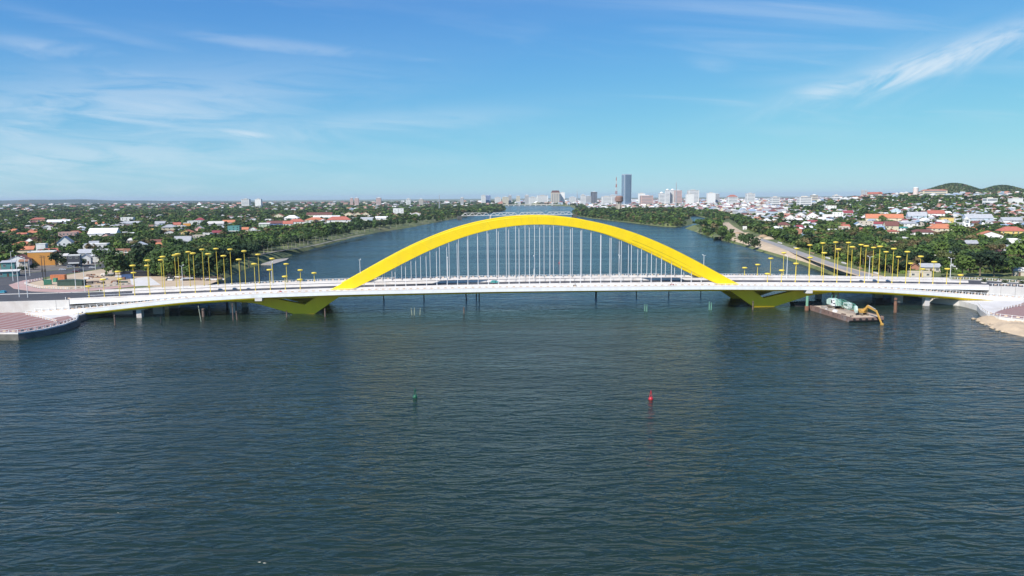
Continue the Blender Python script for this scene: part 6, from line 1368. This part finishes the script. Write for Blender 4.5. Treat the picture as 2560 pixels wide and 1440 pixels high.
hill_t = np.minimum(np.hypot((tx - hillA.x) / 170, (ty - hillA.y) / 260), np.hypot((tx - hillB.x) / 160, (ty - hillB.y) / 260)); p = np.where(hill_t < 1.1, .98, p)
p[-n_sl:] = .8
keep = rng.random(tx.shape) < p
hh_ = rng.uniform(6.5, 12.5, tx.shape); hh_ = np.where(wz, hh_ * 1.15, hh_); hh_ = np.where(left & (tpy > 628) & (tpx > 380) & (tpx < 660), rng.uniform(11, 18, tx.shape), hh_); hh_ = np.where(left & (tpx > 590) & (sd > 16) & (sd < 120) & (ty < 1300), rng.uniform(10, 16, tx.shape), hh_)
hh_ = np.where(hill_t < 1.1, 7, hh_); hh_[-n_sl:] = rng.uniform(4, 9, n_sl); hh_ = np.where((ty > 2000) & (hill_t >= 1.1), hh_ * 1.25, hh_)
ox = np.array([o_[:3] for o_ in occupied] + [(a, b, c * .55) for a, b, c in tree_taken])
order = np.argsort(ty); 
def near_any(x, y):
    bad = np.zeros(x.shape, bool); cell = 40.0; H2 = {}
    for a, b, r in ox: H2.setdefault((int(a // cell), int(b // cell)), []).append((a, b, r))
    for i in range(len(x)):
        ci, cj = int(x[i] // cell), int(y[i] // cell)
        for di in (-1, 0, 1):
            for dj in (-1, 0, 1):
                for a, b, r in H2.get((ci + di, cj + dj), ()):
                    if (a - x[i]) ** 2 + (b - y[i]) ** 2 < (r + 1.2) ** 2: bad[i] = True
    return bad
sel = np.nonzero(keep)[0]; nb = near_any(tx[sel], ty[sel]); sel = sel[~nb]
bad = hides(tpx[sel], tpy[sel], tpy[sel] - hh_[sel] * .92 * FPX / ty[sel], ty[sel], .28 * hh_[sel] * FPX / ty[sel])
sel = sel[~(bad & (rng.random(sel.shape) < .95))]
imp = hh_[sel] / ty[sel]; vis = (tpx[sel] > 5) & (tpx[sel] < 2555) & (tpy[sel] - hh_[sel] * FPX / ty[sel] < 684)
singles = sel[vis][np.argsort(-imp[vis])][:max(0, 300 - N_TREE)]
sset = set(singles.tolist())
tones = ['dark', 'mid', 'mid', 'light', 'deep', 'olive', 'dark', 'mid', 'light', 'dry', 'mid', 'dark']
for i in singles:
    tree(float(tx[i]), float(ty[i]), float(tz[i]), float(hh_[i]), random.choice(['round', 'round', 'wide', 'open', 'round', 'tall']), random.choice(tones), wide=random.uniform(.9, 1.2))
rest = np.array([i for i in sel if i not in sset]); lod = [(900, 170, .10), (1600, 54, .165), (2600, 26, .25), (4600, 14, .34), (1e9, 8, .42)]
V_all, T_all = [], []; y_prev = 0
tl = np.array([LEAF[k] for k in tones])
for ymax, n, size in lod:
    ii = rest[(ty[rest] >= y_prev) & (ty[rest] < ymax)]; y_prev = ymax
    pr = [crown(n, size, s_, 50 + k) for k, s_ in enumerate(['round', 'round', 'wide', 'open', 'round'])]
    ch = rng.integers(0, len(pr), ii.shape); an = rng.uniform(0, 6.28, ii.shape); grow = 1.0 if ymax < 4000 else (1.5 if ymax < 9000 else 3.2)
    for k in range(len(pr)):
        jj = ii[ch == k]; a = an[ch == k]
        if len(jj) == 0: continue
        B = pr[k][None]; ca, sa = np.cos(a)[:, None, None], np.sin(a)[:, None, None]; h = (hh_[jj])[:, None, None]; wd = h * 1.12 * grow
        X = (B[..., 0] * ca - B[..., 1] * sa) * wd + tx[jj][:, None, None]; Y = (B[..., 0] * sa + B[..., 1] * ca) * wd + ty[jj][:, None, None]; Z = B[..., 2] * h - .12 * h + tz[jj][:, None, None]
        V_all.append(np.stack([X, Y, Z], -1).reshape(-1, 4, 3)); cc = tl[rng.integers(0, len(tl), len(jj))] * rng.uniform(.75, 1.25, (len(jj), 1)); T_all.append(np.repeat(cc, n, 0) * rng.uniform(.8, 1.2, (len(jj) * n, 1)))
V = np.concatenate(V_all).astype(np.float32); Tt = np.concatenate(T_all)
wood = link('distant_trees', quad_mesh('distant_trees', V, leaf_attr, Tt)); tag(wood, 'mass of green trees covering the plain, islands and far banks', 'trees', kind='stuff')
# low ground cover under the near woods and rough grass on the banks
def cover():
    gx, gy = grid(455, 1100, 3.2); ok = inside(gx, gy, NP) ; gx, gy = gx[ok], gy[ok]
    for R in ROADS: k = ~pxpoly(gx, gy, R); gx, gy = gx[k], gy[k]
    v = (gx - BC.x) * bv.x + (gy - BC.y) * bv.y; k = v > 26; gx, gy = gx[k], gy[k]
    s_ = near_shore(gx, gy, 20); px, py = project(gx, gy, np.full(gx.shape, LAND))
    lf = px < 1250
    k = (px > -20) & (px < 2580) & (((s_ > 9) & (~lf | (px < 590)) & (rng.random(gx.shape) < .55)) | ((s_ < 9) & (rng.random(gx.shape) < .35) & ~lf)); gx, gy, s_ = gx[k], gy[k], s_[k]
    for o_ in occupied[:400]: kk = np.hypot(gx - o_[0], gy - o_[1]) > o_[2] * .8; gx, gy, s_ = gx[kk], gy[kk], s_[kk]
    n = 5; B = crown(n, .5, 'bush', 9); z = np.clip(s_ / 10.0, 0, 1) * LAND; h = rng.uniform(.7, 2.2, gx.shape)[:, None, None]; a = rng.uniform(0, 6.28, gx.shape)[:, None, None]
    X = (B[None, ..., 0] * np.cos(a) - B[None, ..., 1] * np.sin(a)) * h * 1.8 + gx[:, None, None]; Y = (B[None, ..., 0] * np.sin(a) + B[None, ..., 1] * np.cos(a)) * h * 1.8 + gy[:, None, None]; Z = B[None, ..., 2] * h * 1.2 + z[:, None, None] - .2
    V = np.stack([X, Y, Z], -1).reshape(-1, 4, 3).astype(np.float32); t = np.array([LEAF['mid'], LEAF['light'], LEAF['olive'], (.10, .12, .04)])[rng.integers(0, 4, len(gx))]
    o = link('undergrowth', quad_mesh('undergrowth', V, leaf_attr, np.repeat(t, n, 0))); tag(o, 'rough green undergrowth and bushes on the near banks', 'undergrowth', kind='stuff')
cover()
# planters on the right approach
pl_m = mat('planter_leaf', (.06, .085, .035), .7, .3, 1.0)
for i, (px, py, v) in enumerate([(2460, 712, 0), (2512, 712, 0), (2555, 713, 0), (2357, 692, 18), (2452, 694, 18), (2500, 694, 18), (2548, 695, 18)]):
    d = ray(px, py); o_ = BC + bv * v; t = o_.dot(bv) / d.dot(bv); s = (Vector((d.x * t, d.y * t, 0)) - BC).dot(bu); z_ = zr(S1) if s > S1 else zr(s)
    z_ = zfr(s) if s > S1 else zr(s)
    o = thing('planter_shrub', 'clipped round shrub in a concrete ring, %s of the right approach' % nth(i), 'shrub', BW(s, v, z_ + (.2 if v == 0 else .2)), 0, 'clipped shrubs of the right approach')
    o.scale = (3.2, 3.2, 2.6); link('crown', quad_mesh('crown', crown(220, .09, 'bush', 3), pl_m), o); MB().lathe([(.42, -.08), (.42, .14), (.34, .14), (.34, -.02)], 12).obj('planter_ring', white_conc, o)
# ------------------------------------------------------------------ the air
def haze():
    m = bpy.data.materials.new('air'); m.use_nodes = True; t = m.node_tree; t.nodes.clear()
    out = t.nodes.new('ShaderNodeOutputMaterial'); pv_ = t.nodes.new('ShaderNodeVolumePrincipled')
    pv_.inputs['Color'].default_value = (0.66, 0.80, 0.95, 1); pv_.inputs['Density'].default_value = HAZE_DENSITY; pv_.inputs['Anisotropy'].default_value = 0.0
    t.links.new(pv_.outputs[0], out.inputs['Volume'])
    o = MB().box(-FAR * 1.05, FAR * 1.05, -900, FAR * 1.05, -2.0, 185.0).obj('haze', m)
    tag(o, 'thin pale blue air over the whole plain', kind='stuff')
HAZE_DENSITY = 3.2e-5
haze()
